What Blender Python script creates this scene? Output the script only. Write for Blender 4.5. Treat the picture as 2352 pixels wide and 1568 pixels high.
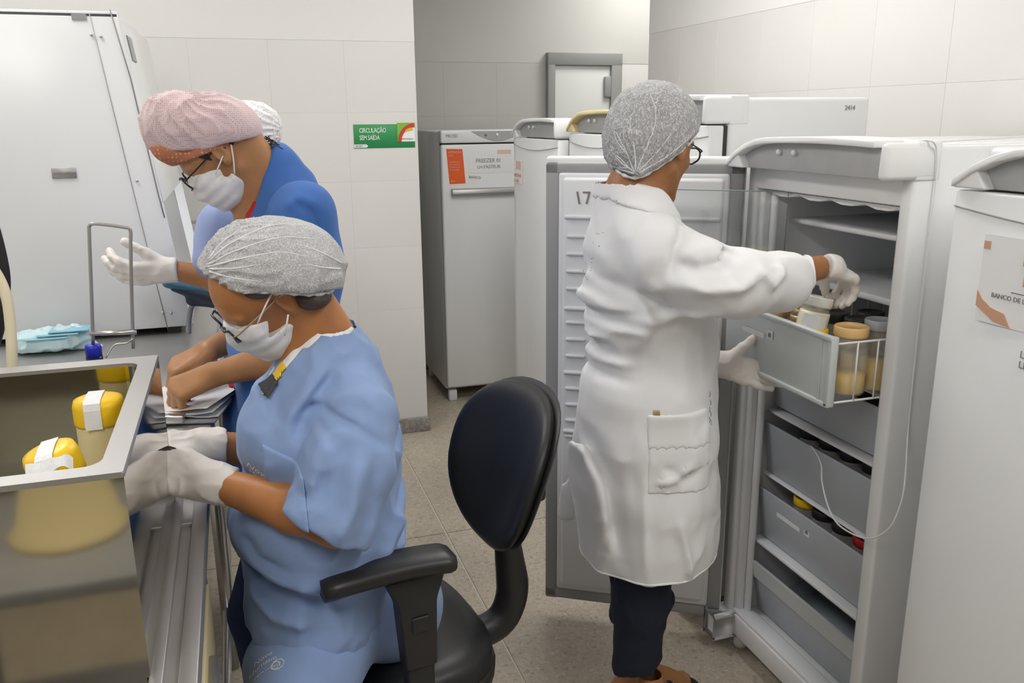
import bpy, bmesh, math, random
import numpy as np
from mathutils import Matrix, Vector

for o in list(bpy.data.objects):
    bpy.data.objects.remove(o)
SC = bpy.context.scene
COL = SC.collection
rng = random.Random(7)

# ------------------------------------------------------------------ camera
cam_data = bpy.data.cameras.new('camera')
cam_data.lens = 30.0
cam_data.sensor_width = 36.0
cam_data.sensor_fit = 'HORIZONTAL'
cam_data.clip_start = 0.02
cam = bpy.data.objects.new('camera', cam_data)
R3 = Matrix([[0.951977, 0.08554, -0.293978], [-0.306053, 0.239295, -0.92145], [-0.008473, 0.967172, 0.253983]])
cam.matrix_world = Matrix.Translation((0, 0, 1.6)) @ R3.to_4x4()
COL.objects.link(cam)
SC.camera = cam

# ------------------------------------------------------------------ world, exposure, lamps
w = bpy.data.worlds.new('world')
SC.world = w
w.use_nodes = True
w.node_tree.nodes['Background'].inputs[0].default_value = (0.9, 0.95, 1.0, 1)
w.node_tree.nodes['Background'].inputs[1].default_value = 0.3
SC.view_settings.view_transform = 'Standard'
SC.view_settings.look = 'None'
SC.view_settings.gamma = 1.0
SC.view_settings.use_curve_mapping = False
SC.view_settings.exposure = -0.06
CEIL = 2.78
LAMPS = [(-0.75, 0.1), (-0.75, 2.7), (1.15, 0.1), (1.15, 2.7)]     # ceiling luminaires of the laboratory
LAMP_W = 20.0
def area_light(name, loc, sx, sy, watts, rot=(0, 0, 0), col=(1.0, 0.975, 0.94)):
    l = bpy.data.lights.new(name, 'AREA')
    l.shape = 'RECTANGLE'
    l.size, l.size_y = sx, sy
    l.energy = watts
    l.color = col
    o = bpy.data.objects.new(name, l)
    o.location = loc
    o.rotation_euler = rot
    COL.objects.link(o)
    return o
for i, (x, y) in enumerate(LAMPS):
    area_light('lamp_light', (x, y, CEIL - 0.075), 0.55, 1.15, LAMP_W)
area_light('corridor_light', (2.6, 4.75, CEIL - 0.075), 0.5, 0.5, 14.0)

# ------------------------------------------------------------------ materials
MATS = {}
def mat(name, col, rough=0.5, metal=0.0, bump=0.0, bscale=200.0, spec=0.5, var=0.0, vscale=8.0, sheen=0.0,
        alpha=1.0, trans=0.0, emit=0.0, sss=0.0, coat=0.0, bstretch=None, bdist=0.002):
    m = bpy.data.materials.new(name)
    m.use_nodes = True
    nt = m.node_tree
    b = nt.nodes['Principled BSDF']
    b.inputs['Base Color'].default_value = (*col, 1)
    b.inputs['Roughness'].default_value = rough
    b.inputs['Metallic'].default_value = metal
    b.inputs['Specular IOR Level'].default_value = spec
    b.inputs['Alpha'].default_value = alpha
    b.inputs['Transmission Weight'].default_value = trans
    b.inputs['Sheen Weight'].default_value = sheen
    b.inputs['Coat Weight'].default_value = coat
    if sss:
        b.inputs['Subsurface Weight'].default_value = sss
        b.inputs['Subsurface Radius'].default_value = (0.012, 0.005, 0.003)
        b.inputs['Subsurface Scale'].default_value = 0.5
    if emit:
        b.inputs['Emission Color'].default_value = (*col, 1)
        b.inputs['Emission Strength'].default_value = emit
    tc = nt.nodes.new('ShaderNodeTexCoord')
    if bump:
        n = nt.nodes.new('ShaderNodeTexNoise')
        n.inputs['Scale'].default_value = bscale
        n.inputs['Detail'].default_value = 3
        src = tc.outputs['Object']
        if bstretch:
            mp = nt.nodes.new('ShaderNodeMapping')
            mp.inputs['Scale'].default_value = bstretch
            nt.links.new(src, mp.inputs[0]); src = mp.outputs[0]
        nt.links.new(src, n.inputs['Vector'])
        bp = nt.nodes.new('ShaderNodeBump')
        bp.inputs['Strength'].default_value = bump
        bp.inputs['Distance'].default_value = bdist
        nt.links.new(n.outputs[0], bp.inputs['Height'])
        nt.links.new(bp.outputs[0], b.inputs['Normal'])
    if var:
        n2 = nt.nodes.new('ShaderNodeTexNoise')
        n2.inputs['Scale'].default_value = vscale
        n2.inputs['Detail'].default_value = 4
        nt.links.new(tc.outputs['Object'], n2.inputs['Vector'])
        mr = nt.nodes.new('ShaderNodeMapRange')
        mr.inputs['From Min'].default_value = 0.3
        mr.inputs['From Max'].default_value = 0.7
        mr.inputs['To Min'].default_value = 1 - var
        mr.inputs['To Max'].default_value = 1 + var
        nt.links.new(n2.outputs[0], mr.inputs[0])
        mx = nt.nodes.new('ShaderNodeMix')
        mx.data_type = 'RGBA'; mx.blend_type = 'MULTIPLY'
        mx.inputs[0].default_value = 1
        mx.inputs[6].default_value = (*col, 1)
        nt.links.new(mr.outputs[0], mx.inputs[7])
        nt.links.new(mx.outputs[2], b.inputs['Base Color'])
    MATS[name] = m
    return m

M = MATS
mat('wall_tile', (0.80, 0.785, 0.76), 0.32, var=0.02, vscale=2)
mat('grout', (0.79, 0.775, 0.75), 0.6)
mat('plaster', (0.84, 0.835, 0.815), 0.7, bump=0.15, bscale=60)
mat('ceiling_paint', (0.85, 0.85, 0.83), 0.8)
mat('shaded_tile', (0.56, 0.56, 0.53), 0.45, var=0.02, vscale=2)  # wall tile darkened in its colour for the corridor's weaker light
mat('shaded_plaster', (0.60, 0.60, 0.57), 0.7)  # plaster with the corridor's shade mixed into its colour
mat('door_frame_grey', (0.30, 0.30, 0.295), 0.5)
mat('door_leaf', (0.74, 0.75, 0.74), 0.4)
mat('white_enamel', (0.83, 0.84, 0.845), 0.24, bump=0.05, bscale=300, spec=0.4)
mat('white_plastic', (0.86, 0.865, 0.87), 0.35)
mat('liner', (0.80, 0.815, 0.835), 0.4)
mat('liner_inside', (0.90, 0.925, 0.965), 0.5)
mat('gasket', (0.36, 0.365, 0.365), 0.6)
mat('grey_panel', (0.33, 0.335, 0.345), 0.35, var=0.06, vscale=15)
mat('dark_gap', (0.04, 0.04, 0.042), 0.7)
mat('yellowed_plastic', (0.78, 0.66, 0.34), 0.45)
mat('steel', (0.60, 0.59, 0.57), 0.30, 1.0, bump=0.03, bscale=60, bstretch=(1, 20, 1))
mat('steel_mirror', (0.45, 0.42, 0.345), 0.06, 1.0, bump=0.02, bscale=6, bdist=0.004)
mat('steel_rim', (0.45, 0.44, 0.43), 0.46, 0.9, bump=0.05, bscale=120)
mat('steel_basin', (0.52, 0.50, 0.43), 0.08, 1.0, bump=0.02, bscale=8, bdist=0.004)
mat('steel_worktop', (0.50, 0.49, 0.475), 0.42, 0.85, bump=0.04, bscale=80)
mat('chrome', (0.75, 0.75, 0.76), 0.15, 1.0)
mat('black_plastic', (0.018, 0.018, 0.019), 0.42, bump=0.12, bscale=500)
mat('black_vinyl', (0.014, 0.0145, 0.016), 0.42, bump=0.25, bscale=350, bdist=0.001)
mat('cream_plastic', (0.72, 0.62, 0.36), 0.5)
mat('beige_plastic', (0.72, 0.60, 0.33), 0.55)
mat('hose_cream', (0.78, 0.70, 0.50), 0.5)
mat('yellow_lid', (0.92, 0.58, 0.01), 0.38)
mat('paper', (0.85, 0.85, 0.86), 0.8)
mat('label_paper', (0.80, 0.81, 0.82), 0.7, var=0.05, vscale=300)
mat('orange_sticker', (0.83, 0.13, 0.02), 0.6)
mat('pink_sticker', (0.78, 0.55, 0.48), 0.7)
mat('tan_sticker', (0.62, 0.36, 0.24), 0.7)
mat('ink_grey', (0.25, 0.23, 0.23), 0.7)
mat('ink_dark', (0.05, 0.05, 0.055), 0.7)
mat('ink_orange', (0.70, 0.30, 0.17), 0.7)
mat('ink_white', (0.92, 0.93, 0.92), 0.7)
mat('ink_pale', (0.95, 0.55, 0.45), 0.7)
mat('sign_green', (0.03, 0.30, 0.09), 0.5)
mat('sign_lime', (0.24, 0.52, 0.06), 0.5)
mat('sign_red', (0.60, 0.06, 0.03), 0.5)
mat('sign_yellow', (0.86, 0.52, 0.05), 0.5)
mat('blue_cap', (0.012, 0.02, 0.42), 0.4)
mat('bottle_glass', (0.9, 0.95, 0.95), 0.05, trans=1.0)
mat('clear_acrylic', (0.97, 0.985, 0.985), 0.03, trans=1.0)
mat('acrylic_edge', (0.30, 0.38, 0.38), 0.3)
mat('teal_vinyl', (0.035, 0.15, 0.24), 0.45, bump=0.1, bscale=300)
mat('navy_vinyl', (0.012, 0.02, 0.05), 0.5)
mat('bag_plastic', (0.60, 0.80, 0.84), 0.3, bump=0.6, bscale=35, bdist=0.01)
mat('bag_blue', (0.30, 0.58, 0.70), 0.6)
mat('drawer_plastic', (0.45, 0.48, 0.52), 0.35, bump=0.1, bscale=120, var=0.03, vscale=5)
mat('drawer_front', (0.60, 0.635, 0.64), 0.35, bump=0.1, bscale=120, var=0.03, vscale=5)
mat('frost', (0.90, 0.92, 0.94), 0.9, bump=0.6, bscale=120, bdist=0.004)
mat('jar_glass', (0.80, 0.79, 0.74), 0.15, alpha=0.28)
mat('lid_pale', (0.80, 0.79, 0.73), 0.4)
mat('control_grey', (0.43, 0.435, 0.44), 0.4, var=0.06, vscale=15)
mat('milk', (0.90, 0.64, 0.16), 0.4)
mat('milk_pale', (0.84, 0.80, 0.58), 0.4)
mat('gold_lid', (0.62, 0.47, 0.26), 0.35, 0.7)
mat('amber_lid', (0.83, 0.55, 0.22), 0.4)
mat('black_lid', (0.02, 0.02, 0.022), 0.4)
mat('red_lid', (0.45, 0.02, 0.03), 0.4)
mat('wire_white', (0.88, 0.88, 0.88), 0.4)
mat('cable_white', (0.86, 0.86, 0.85), 0.5)
mat('skin_tan', (0.47, 0.20, 0.075), 0.42, bump=0.10, bscale=220, var=0.10, vscale=18, sss=0.12, spec=0.35)
mat('skin_olive', (0.44, 0.215, 0.095), 0.42, bump=0.10, bscale=220, var=0.10, vscale=18, sss=0.12, spec=0.35)
mat('skin_brown', (0.40, 0.18, 0.075), 0.42, bump=0.10, bscale=220, var=0.10, vscale=18, sss=0.12, spec=0.35)
mat('lips', (0.30, 0.09, 0.06), 0.4)
mat('eye_white', (0.8, 0.78, 0.75), 0.2)
mat('iris_dark', (0.03, 0.015, 0.01), 0.1)
mat('hair_dark', (0.022, 0.016, 0.014), 0.5, bump=0.6, bscale=160, bstretch=(0.25, 1, 1))
mat('hair_grey', (0.07, 0.055, 0.05), 0.55, bump=0.6, bscale=160, bstretch=(0.25, 1, 1))
mat('mask_white', (0.82, 0.82, 0.84), 0.8, bump=0.2, bscale=300)
mat('latex', (0.80, 0.755, 0.715), 0.5, bump=0.25, bscale=70, bdist=0.002, sss=0.05)
mat('scrub_light', (0.25, 0.355, 0.60), 0.9, bump=0.25, bscale=500, var=0.06, vscale=10, sheen=0.1, bdist=0.001)
mat('scrub_navy', (0.016, 0.030, 0.105), 0.9, bump=0.25, bscale=500, var=0.08, vscale=10, bdist=0.001)
mat('scrub_pale', (0.27, 0.34, 0.58), 0.9, bump=0.25, bscale=500, var=0.06, vscale=10, sheen=0.1, bdist=0.001)
mat('scrub_blue', (0.052, 0.155, 0.47), 0.9, bump=0.25, bscale=500, var=0.08, vscale=10, sheen=0.1, bdist=0.001)
mat('coat_white', (0.84, 0.845, 0.86), 0.85, bump=0.2, bscale=500, sheen=0.1, bdist=0.001)
mat('undershirt', (0.84, 0.84, 0.84), 0.9)
mat('jeans', (0.008, 0.013, 0.030), 0.9, bump=0.4, bscale=600, var=0.25, vscale=14, bdist=0.001)
mat('red_cloth', (0.5, 0.02, 0.03), 0.8)
mat('frame_black', (0.012, 0.012, 0.014), 0.25)
mat('frame_gold', (0.55, 0.42, 0.28), 0.3, 0.9)
mat('lens', (0.75, 0.78, 0.80), 0.05, alpha=0.14)
mat('lamp_glow', (1.0, 0.98, 0.95), 0.5, emit=6.0)
mat('hood_glow', (1.0, 1.0, 1.0), 0.5, emit=4.0)
mat('reflection_brown', (0.16, 0.125, 0.085), 0.6)

def terrazzo():
    m = bpy.data.materials.new('terrazzo'); m.use_nodes = True
    nt = m.node_tree; b = nt.nodes['Principled BSDF']
    b.inputs['Roughness'].default_value = 0.36
    tc = nt.nodes.new('ShaderNodeTexCoord')
    geo = nt.nodes.new('ShaderNodeNewGeometry')
    def vor(scale, stops):
        v = nt.nodes.new('ShaderNodeTexVoronoi'); v.inputs['Scale'].default_value = scale
        nt.links.new(geo.outputs['Position'], v.inputs['Vector'])
        r = nt.nodes.new('ShaderNodeValToRGB'); r.color_ramp.interpolation = 'CONSTANT'
        r.color_ramp.elements[0].position = stops[0][0]; r.color_ramp.elements[0].color = (*stops[0][1], 1)
        r.color_ramp.elements[1].position = stops[1][0]; r.color_ramp.elements[1].color = (*stops[1][1], 1)
        for p, c in stops[2:]:
            e = r.color_ramp.elements.new(p); e.color = (*c, 1)
        nt.links.new(v.outputs['Color'], r.inputs[0])
        return r
    a = vor(95, [(0, (0.43, 0.375, 0.295)), (0.2, (0.39, 0.335, 0.26)), (0.42, (0.475, 0.42, 0.335)), (0.66, (0.52, 0.465, 0.385)), (0.80, (0.25, 0.205, 0.155)), (0.87, (0.62, 0.58, 0.51))])
    c = vor(210, [(0, (0.42, 0.37, 0.29)), (0.3, (0.46, 0.405, 0.325)), (0.6, (0.39, 0.34, 0.265)), (0.82, (0.55, 0.50, 0.42))])
    mx = nt.nodes.new('ShaderNodeMix'); mx.data_type = 'RGBA'; mx.inputs[0].default_value = 0.55
    nt.links.new(a.outputs[0], mx.inputs[6]); nt.links.new(c.outputs[0], mx.inputs[7])
    n = nt.nodes.new('ShaderNodeTexNoise'); n.inputs['Scale'].default_value = 2.2; n.inputs['Detail'].default_value = 5
    nt.links.new(geo.outputs['Position'], n.inputs['Vector'])
    mr = nt.nodes.new('ShaderNodeMapRange')
    mr.inputs['From Min'].default_value = 0.3; mr.inputs['From Max'].default_value = 0.7
    mr.inputs['To Min'].default_value = 0.92; mr.inputs['To Max'].default_value = 1.18
    nt.links.new(n.outputs[0], mr.inputs[0])
    mu = nt.nodes.new('ShaderNodeMix'); mu.data_type = 'RGBA'; mu.blend_type = 'MULTIPLY'; mu.inputs[0].default_value = 1
    nt.links.new(mx.outputs[2], mu.inputs[6]); nt.links.new(mr.outputs[0], mu.inputs[7])
    nt.links.new(mu.outputs[2], b.inputs['Base Color'])
    MATS['terrazzo'] = m
terrazzo()
mat('terrazzo_joint', (0.62, 0.58, 0.50), 0.6)
mat('granite_base', (0.33, 0.31, 0.29), 0.4, var=0.3, vscale=90)

def net_mat(name, fibre, hair, scale, cover, stretch=(1, 1, 1)):
    """fine white non-woven fibres over darker hair, seen as one cloth"""
    m = bpy.data.materials.new(name); m.use_nodes = True
    nt = m.node_tree; b = nt.nodes['Principled BSDF']
    b.inputs['Roughness'].default_value = 0.75
    tc = nt.nodes.new('ShaderNodeTexCoord')
    mp = nt.nodes.new('ShaderNodeMapping'); mp.inputs['Scale'].default_value = stretch
    nt.links.new(tc.outputs['Object'], mp.inputs[0])
    outs = []
    for sc_, dist in ((scale, 3.0), (scale * 2.1, 1.5)):
        n = nt.nodes.new('ShaderNodeTexNoise'); n.inputs['Scale'].default_value = sc_
        n.inputs['Detail'].default_value = 4; n.inputs['Distortion'].default_value = dist
        nt.links.new(mp.outputs[0], n.inputs['Vector']); outs.append(n)
    add = nt.nodes.new('ShaderNodeMath'); add.operation = 'ADD'
    nt.links.new(outs[0].outputs[0], add.inputs[0]); nt.links.new(outs[1].outputs[0], add.inputs[1])
    r = nt.nodes.new('ShaderNodeMapRange')
    r.inputs['From Min'].default_value = 1.0 - cover; r.inputs['From Max'].default_value = 1.32 - cover
    nt.links.new(add.outputs[0], r.inputs[0])
    mx = nt.nodes.new('ShaderNodeMix'); mx.data_type = 'RGBA'
    mx.inputs[6].default_value = (*hair, 1); mx.inputs[7].default_value = (*fibre, 1)
    nt.links.new(r.outputs[0], mx.inputs[0]); nt.links.new(mx.outputs[2], b.inputs['Base Color'])
    bp = nt.nodes.new('ShaderNodeBump'); bp.inputs['Strength'].default_value = 0.35; bp.inputs['Distance'].default_value = 0.002
    nt.links.new(r.outputs[0], bp.inputs['Height']); nt.links.new(bp.outputs[0], b.inputs['Normal'])
    MATS[name] = m
net_mat('hairnet_cloth', (0.80, 0.80, 0.81), (0.38, 0.38, 0.395), 210, 0.10)
net_mat('hairnet_thin', (0.76, 0.76, 0.77), (0.34, 0.34, 0.35), 120, 0.06, (1, 1, 0.5))
net_mat('hairnet_band', (0.84, 0.84, 0.85), (0.55, 0.55, 0.56), 75, 0.25)

def dots_mat(name, base, dot, scale, thresh, bump=0.2):
    m = bpy.data.materials.new(name); m.use_nodes = True
    nt = m.node_tree; b = nt.nodes['Principled BSDF']; b.inputs['Roughness'].default_value = 0.85
    tc = nt.nodes.new('ShaderNodeTexCoord')
    v = nt.nodes.new('ShaderNodeTexVoronoi'); v.inputs['Scale'].default_value = scale; v.inputs['Randomness'].default_value = 0.15
    nt.links.new(tc.outputs['Object'], v.inputs['Vector'])
    r = nt.nodes.new('ShaderNodeMapRange')
    r.inputs['From Min'].default_value = thresh; r.inputs['From Max'].default_value = thresh + 0.12
    nt.links.new(v.outputs['Distance'], r.inputs[0])
    mx = nt.nodes.new('ShaderNodeMix'); mx.data_type = 'RGBA'
    mx.inputs[6].default_value = (*dot, 1); mx.inputs[7].default_value = (*base, 1)
    nt.links.new(r.outputs[0], mx.inputs[0]); nt.links.new(mx.outputs[2], b.inputs['Base Color'])
    MATS[name] = m
dots_mat('cap_pink', (0.74, 0.585, 0.60), (0.50, 0.33, 0.36), 240, 0.24)
dots_mat('cap_orange', (0.55, 0.20, 0.105), (0.72, 0.42, 0.28), 115, 0.25)

# ------------------------------------------------------------------ mesh helpers
class MB:
    """collects pieces of geometry and links them as one mesh object"""
    def __init__(s):
        s.v = []; s.f = []; s.sm = []
    def add(s, verts, faces, smooth=False):
        o = len(s.v)
        s.v += [tuple(v) for v in verts]
        s.f += [tuple(i + o for i in f) for f in faces]
        s.sm += [smooth] * len(faces)
        return s
    def bm(s, bm_, smooth=False, mx=None):
        if mx is not None:
            bmesh.ops.transform(bm_, matrix=mx, verts=bm_.verts)
        bm_.verts.index_update()
        s.add([v.co[:] for v in bm_.verts], [[v.index for v in f.verts] for f in bm_.faces], smooth)
        bm_.free()
        return s
    def box(s, lo, hi, bev=0.0, seg=2, mx=None, smooth=None):
        b = bmesh.new()
        bmesh.ops.create_cube(b, size=1)
        for v in b.verts:
            v.co = Vector([lo[i] + (v.co[i] + 0.5) * (hi[i] - lo[i]) for i in range(3)])
        if bev:
            bmesh.ops.bevel(b, geom=list(b.edges), offset=bev, segments=seg, affect='EDGES', profile=0.5, clamp_overlap=True)
        return s.bm(b, bool(bev) if smooth is None else smooth, mx)
    def tube(s, pts, r, n=8, caps=True, smooth=True, closed=False):
        pts = [Vector(p) for p in pts]
        rs = r if isinstance(r, (list, tuple)) else [r] * len(pts)
        m = len(pts)
        verts = []; up = None
        for i, p in enumerate(pts):
            if closed:
                t = (pts[(i + 1) % m] - pts[i - 1]).normalized()
            else:
                t = (pts[min(i + 1, m - 1)] - pts[max(i - 1, 0)]).normalized()
            if up is None:
                up = Vector((0, 0, 1)) if abs(t.z) < 0.9 else Vector((1, 0, 0))
            a = (up - t * up.dot(t)).normalized(); b = t.cross(a)
            up = a
            for k in range(n):
                an = 2 * math.pi * k / n
                verts.append(p + (a * math.cos(an) + b * math.sin(an)) * rs[i])
        faces = []
        for i in range(m if closed else m - 1):
            j = (i + 1) % m
            for k in range(n):
                k2 = (k + 1) % n
                faces.append((i * n + k, i * n + k2, j * n + k2, j * n + k))
        if caps and not closed:
            faces.append(tuple(range(n))[::-1]); faces.append(tuple((m - 1) * n + k for k in range(n)))
        return s.add(verts, faces, smooth)
    def lathe(s, prof, c=(0, 0, 0), n=20, mx=None, smooth=True):
        verts = []; faces = []
        for r, z in prof:
            for k in range(n):
                a = 2 * math.pi * k / n
                v = Vector((r * math.cos(a), r * math.sin(a), z))
                if mx is not None: v = mx @ v
                verts.append(v + Vector(c))
        for i in range(len(prof) - 1):
            for k in range(n):
                k2 = (k + 1) % n
                faces.append((i * n + k, i * n + k2, (i + 1) * n + k2, (i + 1) * n + k))
        faces.append(tuple(range(n))[::-1]); faces.append(tuple((len(prof) - 1) * n + k for k in range(n)))
        return s.add(verts, faces, smooth)
    def prism(s, poly, axis, a, b, bev=0.0, smooth=False, mx=None):
        """poly in the two other axes, extruded along axis from a to b"""
        bm_ = bmesh.new()
        def P(u, v, t):
            return {'x': (t, u, v), 'y': (u, t, v), 'z': (u, v, t)}[axis]
        v0 = [bm_.verts.new(P(u, v, a)) for u, v in poly]
        v1 = [bm_.verts.new(P(u, v, b)) for u, v in poly]
        n = len(poly)
        bm_.faces.new(v0[::-1]); bm_.faces.new(v1)
        for i in range(n):
            bm_.faces.new((v0[i], v0[(i + 1) % n], v1[(i + 1) % n], v1[i]))
        bmesh.ops.recalc_face_normals(bm_, faces=bm_.faces)
        if bev:
            bmesh.ops.bevel(bm_, geom=list(bm_.edges), offset=bev, segments=2, affect='EDGES', profile=0.5, clamp_overlap=True)
        return s.bm(bm_, smooth or bool(bev), mx)
    def quad(s, a, b, c, d):
        return s.add([a, b, c, d], [(0, 1, 2, 3)])
    def mesh(s, name):
        me = bpy.data.meshes.new(name)
        me.from_pydata(s.v, [], s.f)
        me.polygons.foreach_set('use_smooth', s.sm)
        me.update()
        return me
    def build(s, name, material, parent=None, world=True):
        return link(name, s.mesh(name), material, parent, world)

def link(name, me, material, parent=None, world=True, autosmooth=True):
    o = bpy.data.objects.new(name, me)
    if material is not None:
        me.materials.append(MATS[material] if isinstance(material, str) else material)
    COL.objects.link(o)
    if parent is not None:
        o.parent = parent
        if world and parent.parent is None and parent.type == 'EMPTY':
            o.matrix_parent_inverse = Matrix.Translation(-Vector(parent.location))
    return o

def tag(o, label=None, cat=None, group=None, kind=None):
    if label: o['label'] = label
    if cat: o['category'] = cat
    if group: o['group'] = group
    if kind: o['kind'] = kind
    return o
def empty(name, loc, label, cat, group=None, rz=0.0):
    o = bpy.data.objects.new(name, None)
    o.empty_display_size = 0.05
    o.location = loc
    o.rotation_euler = (0, 0, rz)
    COL.objects.link(o)
    return tag(o, label, cat, group)
def copy_tree(o, parent=None):
    c = o.copy(); COL.objects.link(c)
    if parent is not None:
        c.parent = parent
    for ch in list(o.children):
        copy_tree(ch, c)
    return c
def arc(c, r, a0, a1, n, f):
    return [f(c[0] + r * math.cos(a0 + (a1 - a0) * i / n), c[1] + r * math.sin(a0 + (a1 - a0) * i / n)) for i in range(n + 1)]
def spline(pts, n=8):
    """Catmull-Rom through the points"""
    P = [Vector(p) for p in pts]
    P = [P[0] * 2 - P[1]] + P + [P[-1] * 2 - P[-2]]
    out = []
    for i in range(1, len(P) - 2):
        p0, p1, p2, p3 = P[i - 1:i + 3]
        for k in range(n):
            t = k / n
            out.append(0.5 * ((2 * p1) + (p2 - p0) * t + (2 * p0 - 5 * p1 + 4 * p2 - p3) * t * t + (3 * p1 - p0 - 3 * p2 + p3) * t ** 3))
    out.append(P[-2])
    return out
def lettering(name, text, size, mx, material, parent, world=True, spacing=1.0, extrude=0.0004):
    cu = bpy.data.curves.new(name, 'FONT')
    cu.body = text; cu.size = size; cu.extrude = extrude; cu.space_character = spacing
    cu.resolution_u = 2
    tmp = bpy.data.objects.new(name, cu)
    COL.objects.link(tmp)
    dg = bpy.context.evaluated_depsgraph_get()
    me = bpy.data.meshes.new_from_object(tmp.evaluated_get(dg))
    bpy.data.objects.remove(tmp); bpy.data.curves.remove(cu)
    me.transform(mx)
    me.materials.clear()
    return link(name, me, material, parent, world)
def frame(o, x, y):
    """matrix with origin o, writing along x, letters upward along y"""
    x = Vector(x).normalized(); y = Vector(y).normalized(); z = x.cross(y)
    return Matrix(((x.x, y.x, z.x, o[0]), (x.y, y.y, z.y, o[1]), (x.z, y.z, z.z, o[2]), (0, 0, 0, 1)))

# ------------------------------------------------------------------ smooth solid modelling on a grid (bodies and clothes)
def vnoise(P, seed=0):
    i = np.floor(P).astype(np.int64); f = P - i
    f = f * f * (3 - 2 * f)
    def h(x, y, z):
        n = (x * 374761393 + y * 668265263 + z * 2147483647 + seed * 974634) & 0xffffffff
        n = ((n ^ (n >> 13)) * 1274126177) & 0xffffffff
        n = n ^ (n >> 16)
        return (n & 0xffff) / 65535.0
    r = 0
    for dx in (0, 1):
        for dy in (0, 1):
            for dz in (0, 1):
                wgt = (f[:, 0] if dx else 1 - f[:, 0]) * (f[:, 1] if dy else 1 - f[:, 1]) * (f[:, 2] if dz else 1 - f[:, 2])
                r = r + wgt * h(i[:, 0] + dx, i[:, 1] + dy, i[:, 2] + dz)
    return r

def smax(a, b, k=0.006):
    h = np.clip(0.5 - 0.5 * (b - a) / k, 0, 1)
    return b * (1 - h) + a * h + k * h * (1 - h)

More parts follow.
